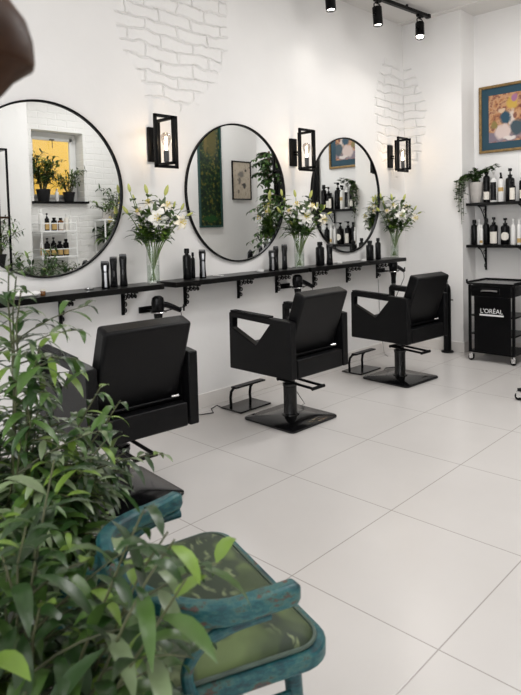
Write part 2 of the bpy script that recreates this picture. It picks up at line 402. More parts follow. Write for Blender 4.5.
    def build(self, name, mats, parent=None, loc=(0, 0, 0), rotz=0, bevel=0, bseg=2, smooth=35, solid=0):
        me = bpy.data.meshes.new(name)
        bmesh.ops.recalc_face_normals(self.bm, faces=self.bm.faces) if not solid == -1 else None
        self.bm.to_mesh(me); self.bm.free()
        for m in (mats if isinstance(mats, (list, tuple)) else [mats]): me.materials.append(m)
        if smooth:
            for p in me.polygons: p.use_smooth = True
            try: me.set_sharp_from_angle(angle=math.radians(smooth))
            except Exception: pass
        o = bpy.data.objects.new(name, me); COL.objects.link(o)
        o.location = loc; o.rotation_euler = (0, 0, rotz)
        if parent: o.parent = parent
        if bevel:
            md = o.modifiers.new('bevel', 'BEVEL'); md.width = bevel; md.segments = bseg; md.limit_method = 'ANGLE'; md.angle_limit = math.radians(40)
        return o

def tag(o, label, cat, group=None):
    o['label'] = label; o['category'] = cat
    if group: o['group'] = group
    return o
def thing(name, label, cat, loc=(0, 0, 0), rotz=0, group=None):
    o = bpy.data.objects.new(name, None); COL.objects.link(o)
    o.empty_display_size = .05
    o.location = loc; o.rotation_euler = (0, 0, rotz)
    return tag(o, label, cat, group)
def dup(root, loc, rotz=None, label=None, scale=None):
    r = root.copy(); COL.objects.link(r); r.location = loc
    if rotz is not None: r.rotation_euler = (0, 0, rotz)
    if scale: r.scale = (scale,) * 3
    if label: r['label'] = label
    for ch in list(root.children):
        c = ch.copy(); COL.objects.link(c); c.parent = r
        for g in list(ch.children):
            q = g.copy(); COL.objects.link(q); q.parent = c
    return r
def struct(name, mb, m, parent=None, bevel=0, smooth=0):
    o = mb.build(name, m, parent, bevel=bevel, smooth=smooth)
    if not parent: o['kind'] = 'structure'
    return o

# ------------------------------------------------------------------ the room
LX, BY, AY, RX, CZ = -1.24, 3.88, 4.15, 3.0, 3.22      # mirror wall, end wall, alcove wall, window wall, ceiling
AX = -.625                                             # return of the end wall
FY = -3.2
struct('floor', MB().bb(LX - .2, 4.4, FY - .2, AY + .2, -.12, 0), M['floor'])
struct('ceiling', MB().bb(LX - .2, RX + .4, FY - .2, AY + .2, CZ, CZ + .12), M['ceiling'])
struct('wall_left', MB().bb(LX - .2, LX, FY - .2, AY + .2, 0, CZ), M['wall_left'])
struct('wall_back', MB().bb(LX, AX, BY, AY + .2, 0, CZ), M['wall_back'])
struct('wall_alcove', MB().bb(AX, RX + .3, AY, AY + .2, 0, CZ), M['wall'])
struct('wall_front', MB().bb(LX, RX + .3, FY - .2, FY, 0, CZ), M['wall'])
struct('wall_partition', MB().bb(1.12, 1.24, 2.75, AY, 0, CZ), M['wall'])
# window wall with its opening, and the pier in front of it
WY0, WY1, WZ0, WZ1 = 2.0, 2.72, 1.645, 2.56
wr = MB(); wr.bb(RX, RX + .3, FY, WY0, 0, CZ); wr.bb(RX, RX + .3, WY1, AY, 0, CZ); wr.bb(RX, RX + .3, WY0, WY1, 0, WZ0); wr.bb(RX, RX + .3, WY0, WY1, WZ1, CZ)
struct('wall_right', wr, M['wall_brick'])
struct('wall_pier', MB().bb(2.72, RX, FY, 1.82, 0, CZ), M['wall'])
struct('wall_exterior', MB().bb(4.3, 4.4, .2, AY + .2, 0, 4.6), M['yellow'])
# skirting boards
struct('baseboard_left', MB().bb(LX, LX + .012, FY, BY, 0, .098), M['skirting'], bevel=.003)
struct('baseboard_back', MB().bb(LX + .012, AX + .012, BY - .012, BY, 0, .098).bb(AX, AX + .012, BY, AY, 0, .098), M['skirting'], bevel=.003)
struct('baseboard_alcove', MB().bb(AX + .012, .07, AY - .012, AY, 0, .098), M['skirting'], bevel=.003)
# cornice lip at the end wall
struct('trim_1', MB().bb(LX, RX, BY - .10, BY - .085, CZ - .012, CZ), M['ceiling'])
# window
wf = MB(); x0, x1 = RX + .20, RX + .26; t = .055
wf.bb(x0, x1, WY0, WY0 + t, WZ0, WZ1); wf.bb(x0, x1, WY1 - t, WY1, WZ0, WZ1); wf.bb(x0, x1, WY0 + t, WY1 - t, WZ0, WZ0 + t); wf.bb(x0, x1, WY0 + t, WY1 - t, WZ1 - t, WZ1)
wf.bb(x0 - .02, x0 + .02, WY0 + t, WY0 + 2 * t - .01, WZ0 + t, WZ1 - t); wf.bb(x0 - .02, x0 + .02, WY1 - 2 * t + .01, WY1 - t, WZ0 + t, WZ1 - t)
wf.bb(x0 - .02, x0 + .02, WY0 + t, WY1 - t, WZ1 - 2 * t + .01, WZ1 - t); wf.bb(x0 - .02, x0 + .02, WY0 + t, WY1 - t, WZ0 + t, WZ0 + 2 * t - .01)
w1 = struct('window_1', wf, M['upvc'], bevel=.004)
struct('pane', MB().bb(x0 + .005, x0 + .011, WY0 + t, WY1 - t, WZ0 + t, WZ1 - t), M['glass'], w1)
struct('window_sill', MB().bb(RX - .06, RX + .20, WY0 - .03, WY1 + .03, WZ0 - .03, WZ0), M['black_wood'], w1)
struct('handle', MB().bb(x0 - .05, x0 - .02, WY0 + .33, WY0 + .39, WZ1 - .10, WZ1 - .085).cyl((x0 - .045, WY0 + .36, WZ1 - .20), (x0 - .045, WY0 + .36, WZ1 - .09), .005), M['grey_plastic'], w1)
# added window-like frame around the unseen fill light behind the photographer
sw = MB()
for x in (.26, 1.10, 1.90, 2.70): sw.bb(x - .03, x + .03, FY + .001, FY + .09, .27, 2.63)
for z in (.27, 2.63): sw.bb(.23, 2.73, FY + .001, FY + .09, z - .03, z + .03)
struct('fill_light_frame', sw, M['upvc'])
# dark door in the alcove wall, outside the frame to the right and seen in the far mirror
d1 = struct('door_1', MB().bb(.13, .72, AY - .045, AY - .005, .01, 2.12), M['dark_door'], bevel=.003)
struct('door_frame', MB().bb(.08, .13, AY - .06, AY - .001, 0, 2.17).bb(.72, .77, AY - .06, AY - .001, 0, 2.17).bb(.13, .72, AY - .06, AY - .001, 2.12, 2.17), M['black_metal'], d1)
struct('handle', MB().cyl((.66, AY - .05, 1.03), (.66, AY - .09, 1.03), .008).cyl((.66, AY - .085, 1.03), (.55, AY - .085, 1.03), .008), M['chrome'], d1)

# ------------------------------------------------------------------ mirrors
def make_mirror(label, y, z=1.507, R=.505):
    t = thing('wall_mirror', label, 'mirror', (LX, y, z), group='round wall mirrors')
    MB().lathe([(R - .011, .004), (R - .011, .020), (R - .002, .022), (R, .020), (R, .001), (R - .011, .001)], axis='X', seg=96, cap=False).build('frame', M['black_metal'], t)
    MB().lathe([(R - .010, .004), (R - .010, .009)], axis='X', seg=96).build('mirror_glass', M['mirror'], t, smooth=0)
    return t
mir = make_mirror('round black framed mirror, left of the three, reflecting the window with potted plants', .036, 1.497, .495)
make_mirror(y=1.533, z=1.507, R=.505, label='round black framed mirror, middle of the three, reflecting a tall dark green painting')
make_mirror(y=2.885, z=1.513, R=.513, label='round black framed mirror nearest the room corner, reflecting the bottle shelves')

# ------------------------------------------------------------------ wall shelves
SZ, ST = .922, .034
def scroll(cx, cz, r, y, turns=1.35, n=22, flip=1, a0=0):
    return [(cx + flip * (r * (1 - .72 * i / n)) * math.cos(a0 + 2 * PI * turns * i / n), y, cz + (r * (1 - .72 * i / n)) * math.sin(a0 + 2 * PI * turns * i / n)) for i in range(n + 1)]
def bracket_mb(y):
    b = MB()
    b.bb(.001, .013, y - .009, y + .009, -.19, -ST)
    b.bb(.013, .165, y - .009, y + .009, -ST - .012, -ST)
    for (cx, cz, r) in ((.038, -.075, .021), (.036, -.118, .019), (.033, -.157, .017), (.075, -.066, .018), (.112, -.064, .016), (.146, -.062, .014)):
        b.tube(scroll(cx, cz, r, y, a0=PI * .6), .0042, 6)
    return b
def make_shelf(label, y0, y1, brs):
    t = thing('wall_shelf', label, 'shelf', (LX, y0, SZ), group='black shelves under the mirrors')
    MB().bb(0.0005, .205, 0, y1 - y0, -ST, 0).build('board', M['black_wood'], t, bevel=.003)
    for y in brs: bracket_mb(y - y0).build('bracket', M['black_metal'], t)
    return t
make_shelf('long black wall shelf under the left mirror, nearest the leafy plant', -.80, .682, (-.40, .09, .507))
make_shelf('long black wall shelf under the middle mirror', .772, 2.082, (.999, 1.503, 1.918))
make_shelf('long black wall shelf under the mirror nearest the room corner', 2.118, 3.55, (2.38, 2.857, 3.341))

# ------------------------------------------------------------------ things on the shelves
def make_clipper(name, label, loc, h, w, rotz=0, silver=False, cat='hair clipper', group='hair clippers on the shelves'):
    t = thing(name, label, cat, loc, rotz, group)
    b = MB(); prof = [(0, .92, .86), (.04, 1, .95), (.3, .86, .82), (.6, .84, .80), (.8, .98, .84), (.9, 1.0, .7), (.93, .9, .55)]
    rings = []
    for z, a, c in prof:
        lean = .10 * w * math.sin(z * 2.4)
        rings.append([b.bm.verts.new((lean + w * .5 * c * (abs(math.cos(q)) ** .6) * (1 if math.cos(q) > 0 else -1), w * .5 * a * (abs(math.sin(q)) ** .6) * (1 if math.sin(q) > 0 else -1), z * h)) for q in [2 * PI * k / 16 for k in range(16)]])
    for p, q in zip(rings, rings[1:]):
        for k in range(16): b.bm.faces.new((p[k], p[(k + 1) % 16], q[(k + 1) % 16], q[k]))
    b.bm.faces.new(rings[0][::-1]); b.bm.faces.new(rings[-1])
    b.build('body', M['black_plastic'], t, bevel=0)
    k = MB(); k.bb(-.006, .010 + w * .1, -w * .46, w * .46, .925 * h, .965 * h)
    for i in range(9): k.bb(.0, .006 + w * .1, -w * .46 + w * .92 * i / 9 + .0008, -w * .46 + w * .92 * (i + .6) / 9, .965 * h, h)
    k.build('blade', M['grey_plastic'], t, smooth=0)
    if silver:
        # the silver front shell is a curved strip standing a little proud of the body
        s = MB(); pts = []
        for i in range(13):
            z = .05 + .80 * i / 12
            pts.append((w * .5 * .86 + .10 * w * math.sin(z * 2.4) - .002 + (.0 if z < .7 else -(z - .7) * w * .3), 0, z * h))
        pts = [(p[0], w * .13, p[2]) for p in pts]; s.tube(pts, 1, flat=(w * .17, .006)); s.build('front_shell', M['silver'], t)
    else:
        MB().bb(w * .36, w * .50, -w * .11, w * .11, h * .34, h * .52).build('switch', M['grey_plastic'], t, bevel=.002)
    return t
CY = SZ
VA = -.77   # turn so that the fronts look towards the camera
make_clipper('hair_clipper', 'silver fronted black hair clipper, left of three clippers on the shelf under the left mirror', (-1.125, .325, CY), .160, .048, VA, True)
make_clipper('hair_clipper', 'black hair clipper in the middle of three under the left mirror', (-1.155, .40, CY), .182, .044, VA + .3)
make_clipper('hair_clipper', 'tallest black hair clipper, right of three under the left mirror, nearest the lilies', (-1.14, .459, CY), .195, .045, VA)
make_clipper('hair_clipper', 'silver fronted hair clipper beside the black bottle on the left end of the middle shelf', (-1.12, 1.068, CY), .195, .048, VA, True)
make_clipper('hair_clipper', 'silver fronted hair clipper, left of three clippers on the right end of the middle shelf', (-1.12, 1.752, CY), .158, .050, VA, True)
make_clipper('hair_clipper', 'black hair clipper in the middle of three on the right end of the middle shelf', (-1.155, 1.835, CY), .182, .040, VA + .2)
make_clipper('hair_clipper', 'black hair clipper, right of three on the middle shelf, nearest the lilies', (-1.135, 1.912, CY), .195, .045, VA)
make_clipper('hair_clipper', 'black hair clipper beside the round black bottle on the left end of the corner shelf', (-1.115, 2.455, CY), .178, .055, VA)

def make_bottle(name, label, loc, h, r, body='black_plastic', top='pump', lab=None, topm='black_plastic', group=None, rotz=-.5, oval=False, cat='bottle'):
    t = thing(name, label, cat, loc, rotz, group)
    hb = h * (.76 if top == 'pump' else .80 if top == 'spray' else .84)
    MB().lathe([(r * .92, 0), (r, .006), (r, hb * .84), (r * .93, hb * .91), (r * .5, hb * .965), (r * .42, hb * .97), (r * .42, hb)], seg=20).build('body', M[body], t)
    c = MB()
    if top == 'pump':
        c.lathe([(r * .5, hb), (r * .5, hb + h * .05), (r * .2, hb + h * .055), (r * .14, hb + h * .15), (r * .42, hb + h * .155), (r * .42, h)], seg=14)
        c.box((r * .7, 0, h - h * .022), (r * 1.2, r * .36, h * .035))
    elif top == 'spray':
        c.lathe([(r * .48, hb), (r * .48, hb + h * .06), (r * .3, hb + h * .07), (r * .34, hb + h * .13)], seg=14)
        c.box((r * .25, 0, hb + h * .155), (r * 1.5, r * .5, h * .07), (0, -.18, 0)); c.box((r * .75, 0, hb + h * .09), (r * .16, r * .3, h * .09), (0, .3, 0))
    else:
        c.lathe([(r * .62, hb), (r * .62, h - .004), (r * .54, h)], seg=16)
    c.build({'pump': 'pump', 'spray': 'spray_head', 'cap': 'cap'}[top], M[topm], t)
    if lab:
        z0, z1, lm = lab; b = MB(); n = 9; span = .95
        A, B = [], []
        for i in range(n):
            q = -span + 2 * span * i / (n - 1); rr = r * 1.012
            e = math.sqrt(max(.02, 1 - (abs(i - (n - 1) / 2) / ((n - 1) / 2 + .4)) ** 2)) if oval else 1
            zc = (z0 + z1) / 2; hh = (z1 - z0) / 2 * e
            A.append(b.bm.verts.new((rr * math.cos(q), rr * math.sin(q), (zc - hh) * hb))); B.append(b.bm.verts.new((rr * math.cos(q), rr * math.sin(q), (zc + hh) * hb)))
        for i in range(n - 1): b.bm.faces.new((A[i], A[i + 1], B[i + 1], B[i]))
        b.build('label', M[lm], t)
    return t
make_bottle('spray_bottle', 'round black bottle with short nozzle on the left end of the middle shelf', (-1.14, .95, CY), .205, .028, top='cap')
make_bottle('slim_tube', 'slim black tube between the black bottle and the silver clipper on the middle shelf', (-1.175, 1.03, CY), .175, .014, top='cap')
make_bottle('spray_bottle', 'round black bottle with short nozzle on the left end of the corner shelf', (-1.14, 2.36, CY), .195, .036, top='cap')
make_bottle('styling_bottle', 'wider of two black bottles beside the lilies at the room corner', (-1.14, 3.09, CY), .178, .034, top='cap')
make_bottle('styling_bottle', 'slim black bottle right of the wider one, beside the lilies at the room corner', (-1.14, 3.225, CY), .198, .026, top='cap')
def make_tin(label, y, x=-1.14, m='chrome', r=.027, h=.013):
    t = thing('styling_tin', label, 'tin', (x, y, CY), 0, 'small tins on the shelves')
    MB().lathe([(r * .95, 0), (r, .002), (r, h * .6), (r * .97, h * .62)], seg=24).build('base', M[m], t)
    MB().lathe([(r * 1.03, h * .6), (r * 1.03, h * .95), (r * .96, h)], seg=24).build('lid', M[m], t)
    return t
make_tin('flat silver tin on the shelf under the left mirror, left of the clippers', .225)
make_tin('flat silver tin on the middle shelf, left of the right hand clippers', 1.645, m='white_plastic')
make_tin('flat pale tin on the corner shelf, next to the black clipper', 2.62, m='white_plastic')
make_tin('flat pale tin on the corner shelf, left of the two black bottles', 2.985, m='white_plastic')
sec = MB()
for i, a in enumerate((0.25, -.25)):
    sec.box((0, i * .006, .006), (.085, .008, .006), (0, 0, a))
tag(sec.build('sectioning_clips', M['white_plastic'], None, (-1.13, 1.215, CY)), 'pair of crossed white clips lying beside the silver clipper on the middle shelf', 'hair clip')
c = thing('folded_cloth', 'crumpled white cloth on the left shelf behind the leaves', 'cloth', (-1.13, -.16, CY))
cb = MB(); cb.ball((0, 0, .010), .04, 1.1, 1.5, .28); cb.ball((.02, .045, .014), .026, 1.1, 1.2, .6); cb.ball((-.02, -.03, .018), .026, 1, 1.3, .55); cb.build('cloth', M['white_plastic'], c)
j = thing('small_jar', 'tiny brown jar beside the white cloth on the left shelf', 'jar', (-1.10, -.075, CY))
MB().lathe([(.012, 0), (.014, .003), (.014, .022), (.012, .025)], seg=14).build('body', M['amber'], j); MB().lathe([(.013, .0245), (.013, .034)], seg=14).build('lid', M['amber_disc'], j)

# ------------------------------------------------------------------ lily bouquets in glass vases
def make_vase(label, loc):
    t = thing('glass_vase', label, 'vase', loc, 0, 'glass vases of lilies')
    R = .040; H = .235
    MB().lathe([(R * .95, 0), (R, .004), (R, H), (R - .0025, H), (R - .0025, .012), (.001, .012)], seg=32, cap=False).build('glass', M['glass'], t)
    MB().lathe([(R - .004, .0125), (R - .004, .115), (.001, .115)], seg=28, cap=False).build('water', M['water'], t)
    return t
RV = Vector((math.cos(.77), math.sin(.77), 0)); UV = Vector((0, 0, 1)); TV = Vector((math.sin(.77), -math.cos(.77), 0))   # across, up, out of the wall
def make_bouquet(label, loc, seed, spread=1.0, group='lily bouquets'):
    rnd = random.Random(seed)
    t = thing('lily_bouquet', label, 'flowers', loc, 0, group)
    st = MB(); fo = MB()
    def W(u, w, v): return Vector((u, v, w))           # local: x across, y = away from wall (negative), z up
    def stemto(tip, base):
        pts = []
        neck = Vector((tip.x * .22 + base.x * -.3, tip.y * .2, .225))
        for i in range(11):
            s = i / 10
            pts.append((base * (1 - s) ** 2 + neck * 2 * s * (1 - s) + tip * s * s) if False else ((base.lerp(neck, s / .45)) if s < .45 else neck.lerp(tip, (s - .45) / .55) + Vector((0, 0, .02 * math.sin((s - .45) / .55 * PI)))))
        st.tube(pts, [.0036] * 8 + [.003, .0026, .002], 6)
        return pts
    def leaves(pts, n, ln, lo=.5):
        for _ in range(n):
            s = lo + (1 - lo) * rnd.random(); i = min(len(pts) - 2, int(s * (len(pts) - 1)))
            p = pts[i].lerp(pts[i + 1], rnd.random()); a = rnd.random() * 2 * PI
            d = Vector((math.cos(a), math.sin(a) * .8 - .15, .25 + .6 * rnd.random()))
            fo.mi = rnd.choice((0, 0, 1, 1, 3)); fo.leaf(p, d, UV, ln * (.7 + .6 * rnd.random()), .026 + .012 * rnd.random(), .35 + .5 * rnd.random())
    def flower(c, d, r, m, throat=True):
        b = MB(); d = Vector(d).normalized(); q = d.to_track_quat('Z', 'Y').to_matrix()
        for k in range(6):
            a = k * PI / 3 + rnd.random() * .15; rr = r * (1 if k % 2 else .93); wd = r * (.60 if k % 2 else .46)
            ax = q @ Vector((math.cos(a), math.sin(a), 0)); sd = q @ Vector((-math.sin(a), math.cos(a), 0))
            rows = []
            for i in range(7):
                s = i / 6
                rad = rr * (s ** .9); hgt = r * (.62 * s - .75 * s * s * s) + (.004 if k % 2 else 0)
                ww = wd * math.sin(PI * min(1, .10 + .88 * s)) ** .8 * .5 if i < 6 else .0008
                p = Vector(c) + ax * rad + d * (hgt - r * .1)
                rows.append([b.bm.verts.new(p - sd * ww + d * ww * .25), b.bm.verts.new(p), b.bm.verts.new(p + sd * ww + d * ww * .25)])
            for A, B in zip(rows, rows[1:]):
                for e in range(2): b.bm.faces.new((A[e], A[e + 1], B[e + 1], B[e]))
        o = b.build('lily_flower', M[m], t, smooth=60)
        if throat:
            s = MB()
            for k in range(6):
                a = k * PI / 3 + .4; tip = Vector(c) + q @ Vector((math.cos(a) * r * .26, math.sin(a) * r * .26, r * .62)); s.tube([Vector(c), tip], .0012, 5); s.ball(tip, .0034, 1, 1, 1.4, seg=8)
            s.ball(Vector(c) + d * .004, r * .09, seg=10)
            s.build('stamens', M['pollen'], o)
    def bud(c, d, ln, m='bud'):
        b = MB(); q = Vector(d).normalized().to_track_quat('Z', 'Y').to_matrix().to_4x4()
        b.lathe([(.002, 0), (ln * .15, ln * .18), (ln * .19, ln * .45), (ln * .14, ln * .78), (.002, ln)], seg=10, mtx=Matrix.Translation(c) @ q)
        b.build('bud', M[m], t)
    k = .0066
    # flowers: (across, up from the vase base, out, facing, size, material), measured from the bunch
    fl = [(5.5, 61, 13, (.05, -1, .15), .072, 'petal'), (25, 57, 7, (.75, -.6, .0), .056, 'petal_cream'), (13, 72, 6, (.3, -.6, .8), .046, 'petal_cream'),
          (-4, 75, 3, (-.2, -.5, .9), .042, 'petal_cream'), (-13, 68, 6, (-.5, -.8, .3), .034, 'petal_pink')]
    for (u, w, v, d, r, m) in fl:
        p = Vector((u * k * spread + .018, -v * k * .8, w * k))
        pts = stemto(p - Vector(d).normalized() * .012, Vector((-u * .0007, rnd.uniform(-.012, .012), .022)))
        leaves(pts, 13, .105); flower(p, d, r, m)
    bd = [(-21, 86, 2, (-.15, -.1, 1), .055), (-5, 84, 2, (-.2, -.1, 1), .062), (11, 82, 1, (.35, -.1, 1), .07), (-23, 66, 4, (-.5, -.2, .8), .060), (26, 68, 5, (.4, -.2, .8), .05),
          (-10, 52, 8, (-.4, -.4, .6), .04), (19, 71, 2, (.3, -.2, 1), .04), (-17, 79, 2, (-.3, -.1, 1), .035), (31, 63, 4, (.9, -.2, .4), .045)]
    for (u, w, v, d, ln) in bd:
        p = Vector((u * k * spread + .015, -v * k * .8, w * k))
        pts = stemto(p, Vector((-u * .0006, rnd.uniform(-.014, .014), .022))); leaves(pts, 11, .09, .5); bud(p, d, ln)
    for _ in range(44):                      # the dark leafy skirt over the rim of the vase
        a = rnd.uniform(-1.5, 1.5); p = Vector((rnd.uniform(-.06, .07), rnd.uniform(-.06, .03), rnd.uniform(.24, .38)))
        fo.mi = rnd.choice((0, 0, 1)); fo.leaf(p, (math.sin(a), -.35, .25 + .3 * rnd.random()), UV, rnd.uniform(.08, .14), rnd.uniform(.026, .038), rnd.uniform(.4, .9))
    for (u, w) in ((11, 76), (3, 72), (-3, 66), (16, 66)):   # paler upright foliage
        p = Vector((u * k, -.015, w * k - .05)); fo.mi = 2
        for q in range(4): fo.leaf(p + Vector((0, 0, q * .012)), (rnd.uniform(-.6, .6), -.3, 1), Vector((0, -1, 0)), .055, .022, .1)
    st.build('stems', M['stem_green'], t); fo.build('foliage', [M['lily_dark'], M['lily_leaf'], M['leaf_pale'], M['leaf_young']], t, smooth=60)
    t.rotation_euler = (0, 0, .77)
    return t
VX = -1.088
for (y, n, sd, dx) in ((.640, 'left of the middle mirror', 3, 0), (2.034, 'left of the corner mirror', 11, 0), (3.498, 'beside the room corner', 23, -.045)):
    make_vase('clear glass vase on the shelf end ' + n, (VX + dx, y, SZ))
    make_bouquet('white lilies and green buds in the vase ' + n, (VX + dx, y, SZ), sd)

# ------------------------------------------------------------------ wall lamps
def make_sconce(label, y, z):
    t = thing('wall_lamp', label, 'wall lamp', (LX, y, z), 0, 'caged wall lamps')
    MB().bb(.0005, .022, -.038, .034, -.10, .12).build('backplate', M['black_metal'], t, bevel=.002)
    MB().bb(.022, .05, -.009, .009, .0, .018).bb(.022, .05, -.009, .009, -.018, -.006).build('arm', M['black_metal'], t)
    cx = .150; w = .089; th = .0092
    def hoop(b, ax, w, z0, z1):
        for s in (-1, 1):
            c = (cx + s * (w - th), 0) if ax == 'x' else (cx, s * (w - th))
            b.bb(c[0] - th, c[0] + th, c[1] - th, c[1] + th, z0, z1)
        for zz in (z0, z1 - 2 * th):
            if ax == 'x': b.bb(cx - w, cx + w, -th, th, zz, zz + 2 * th)
            else: b.bb(cx - th, cx + th, -w, w, zz, zz + 2 * th)
        return b
    hoop(MB(), 'y', w, -.150, .182).build('cage_hoop', M['black_metal'], t, bevel=.0015, smooth=0)
    hoop(MB(), 'x', w - .004, -.132, .162).build('cage_hoop', M['black_metal'], t, bevel=.0015, smooth=0)
    MB().lathe([(.011, -.115), (.017, -.108), (.017, -.045), (.014, -.042)], (cx, 0, 0), 18).build('socket', M['grey_plastic'], t)
    bu = MB().lathe([(.011, -.042), (.012, -.025), (.022, .005), (.030, .030), (.031, .046), (.026, .062), (.014, .071), (.002, .073)], (cx, 0, 0), 22).build('bulb', M['bulb_glass'], t)
    f = MB().lathe([(.004, -.038), (.0085, -.030), (.0085, -.012), (.003, -.004)], (cx, 0, 0), 10)
    for k in range(4):
        a = k * PI / 2; f.tube([(cx + .004 * math.cos(a), .004 * math.sin(a), -.01), (cx + .006 * math.cos(a), .006 * math.sin(a), .045)], .0006, 5)
    f.build('filament', M['filament'], bu)
    return t
LAMPS = [(.773, 1.792, 'wall lamp with open black cage between the left and middle mirrors'), (2.155, 1.835, 'wall lamp with open black cage between the middle and corner mirrors'),
         (3.602, 1.892, 'wall lamp with open black cage beside the brickwork in the room corner')]
for i, (y, z, n) in enumerate(LAMPS):
    if i == 0: lamp0 = make_sconce(n, y, z)
    else: dup(lamp0, (LX, y, z), label=n)
    li = bpy.data.lights.new('wall_lamp_glow', 'POINT'); li.energy = .9; li.color = (1.0, .78, .55); li.shadow_soft_size = .012
    lo = bpy.data.objects.new('wall_lamp_glow', li); COL.objects.link(lo); lo.location = (LX + .150, y, z + .02)

# ------------------------------------------------------------------ hair dryers and their holders
def make_holder(label, y, z):
    t = thing('dryer_holder', label, 'hair dryer holder', (LX, y, z), 0, 'hair dryer holders')
    MB().bb(.0005, .016, -.05, .05, -.018, .022).build('wall_plate', M['black_metal'], t, bevel=.002)
    MB().bb(.016, .10, -.012, .012, -.010, .004).build('arm', M['black_metal'], t)
    r = MB(); r.tube([(.14 + .046 * math.cos(a), .046 * math.sin(a), -.003) for a in [2 * PI * k / 24 for k in range(24)]], .0065, 8, closed=True)
    r.build('ring', M['black_metal'], t)
    MB().tube([(.14 + .0535 * math.cos(a), .0535 * math.sin(a), -.003) for a in [2 * PI * k / 24 for k in range(24)]], .003, 6, closed=True).build('ring_trim', M['chrome'], t)
    h = MB(); h.tube([(.14, .052, -.003), (.14, .20, .006), (.14, .215, .006)], .004, 6); h.cyl((.14, .205, -.02), (.14, .205, .022), .006)
    h.build('comb_hook', M['black_metal'], t)
    return t
def make_dryer(label, y, z):
    t = thing('hair_dryer', label, 'hair dryer', (LX + .14, y, z), 0, 'hair dryers')
    b = MB()                                   # nozzle stands down through the ring, motor housing on top, handle to the right
    b.lathe([(.022, -.115), (.023, -.06), (.030, -.01), (.040, .02), (.042, .055), (.036, .085), (.020, .098), (.004, .1)], (0, 0, 0), 20)
    b.build('housing', M['black_plastic'], t)
    h = MB(); h.tube([(0, .020, .045), (.004, .065, .035), (.008, .11, .016), (.012, .165, -.010)], [.020, .019, .018, .016], 12); h.build('handle', M['black_plastic'], t)
    MB().lathe([(.024, -.145), (.019, -.116)], (0, 0, 0), 16).build('nozzle', M['grey_plastic'], t)
    c = MB(); c.tube([(.013, .168, -.012), (.004, .185, -.08), (-.06, .16, -.24), (-.11, .14, -.40), (-.118, .13, -.60)], .003, 6); c.build('power_cord', M['cable_black'], t)
    return t
for i, (y, z, n) in enumerate(((.675, .745, 'behind the chair nearest the plant'), (2.02, .775, 'behind the middle salon chair'), (3.42, .80, 'behind the chair at the room corner'))):
    if i == 0:
        h0 = make_holder('black dryer holder on the wall ' + n, y, z); d0 = make_dryer('black hair dryer resting in the holder ' + n, y, z)
    else:
        dup(h0, (LX, y, z), label='black dryer holder on the wall ' + n); dup(d0, (LX + .14, y, z), label='black hair dryer resting in the holder ' + n)

# ------------------------------------------------------------------ salon chairs
def make_chair(label, loc, rotz=0):
    t = thing('salon_chair', label, 'chair', loc, rotz, 'salon chairs')
    b = MB(); n = 10; s = .222; rc = .03
    def rsq(s, rc):
        return [(sx * (s - rc) + rc * math.cos(a), sy * (s - rc) + rc * math.sin(a)) for sx, sy, a0 in ((1, 1, 0), (-1, 1, 90), (-1, -1, 180), (1, -1, 270)) for a in [math.radians(a0 + 90 * k / 5) for k in range(6)]]
    rings = [[b.bm.verts.new((x, y, z)) for x, y in rsq(q, rc)] for q, z in ((s - .004, 0), (s, .004), (s, .014), (s - .006, .019), (.05, .030))]
    for A, B in zip(rings, rings[1:]):
        for k in range(len(A)): b.bm.faces.new((A[k], A[(k + 1) % len(A)], B[(k + 1) % len(A)], B[k]))
    b.bm.faces.new(rings[0][::-1]); b.bm.faces.new(rings[-1])
    b.build('base_plate', M['black_gloss'], t)
    MB().lathe([(.060, .026), (.056, .036), (.046, .040), (.044, .045), (.044, .215), (.048, .218), (.048, .236), (.034, .240), (.034, .335)], seg=24).build('pump_column', M['black_gloss'], t)
    l = MB()
    for sg in (-1, 1): l.tube([(-.055, sg * .047, .262), (.06, sg * .047, .256), (.24, sg * .047, .247)], .009, 8)
    l.cyl((.24, -.058, .247), (.24, .058, .247), .011); l.cyl((-.055, -.058, .262), (-.055, .058, .262), .011)
    l.build('pump_pedal', M['black_metal'], t)
    MB().bb(-.22, .20, -.20, .20, .335, .352).build('seat_plate', M['black_metal'], t)
    MB().bb(-.255, .205, -.216, .216, .352, .405).build('seat_frame', M['leather'], t, bevel=.006)
    MB().bb(-.268, .16, -.213, .213, .405, .498).build('seat_cushion', M['leather'], t, bevel=.028, bseg=4)
    MB().bb(.205, .268, -.216, .216, .345, .458).build('rear_rail', M['leather'], t, bevel=.008, bseg=3)
    outer = [(-.272, .345), (.270, .345), (.270, .690), (.205, .698), (.090, .702), (-.258, .716), (-.270, .706)]
    hole = [(-.240, .612), (-.030, .522), (.095, .662), (-.236, .680)]
    for sg, nm in ((-1, 'arm_panel'), (1, 'arm_panel')):
        y0, y1 = (-.277, -.226) if sg < 0 else (.226, .277)
        MB().prism([outer, hole], 'Y', y0, y1).build(nm, M['leather'], t, bevel=.007, bseg=3)
        a = MB(); a.box((-.085, (y0 + y1) / 2, .7135), (.345, .050, .010), (0, .041, 0)); a.build('armrest', M['black_plastic'], t, bevel=.003)
    bk = MB(); ang = math.atan2(.14, .375)
    bk.box((0, 0, .201), (.085, .428, .402)); o = bk.build('backrest', M['leather'], t, (.150, 0, .478), bevel=.016, bseg=4); o.rotation_euler = (0, ang, 0)
    h = MB()
    for sg in (-1, 1):
        h.bb(.16, .225, sg * .214 - .003, sg * .214 + .003, .455, .60); h.cyl((.215, sg * .205, .56), (.215, sg * .218, .56), .010)
    h.cyl((.215, -.21, .475), (.215, .21, .475), .008); h.build('back_hinge', M['black_metal'], t)
    MB().cyl((.218, .16, .485), (.232, .19, .488), .008).build('recline_knob', M['chrome'], t)
    return t
ch = make_chair('black leather salon chair in front of the left mirror, half hidden by the leafy plant', (-.480, -.028, 0), -.095)
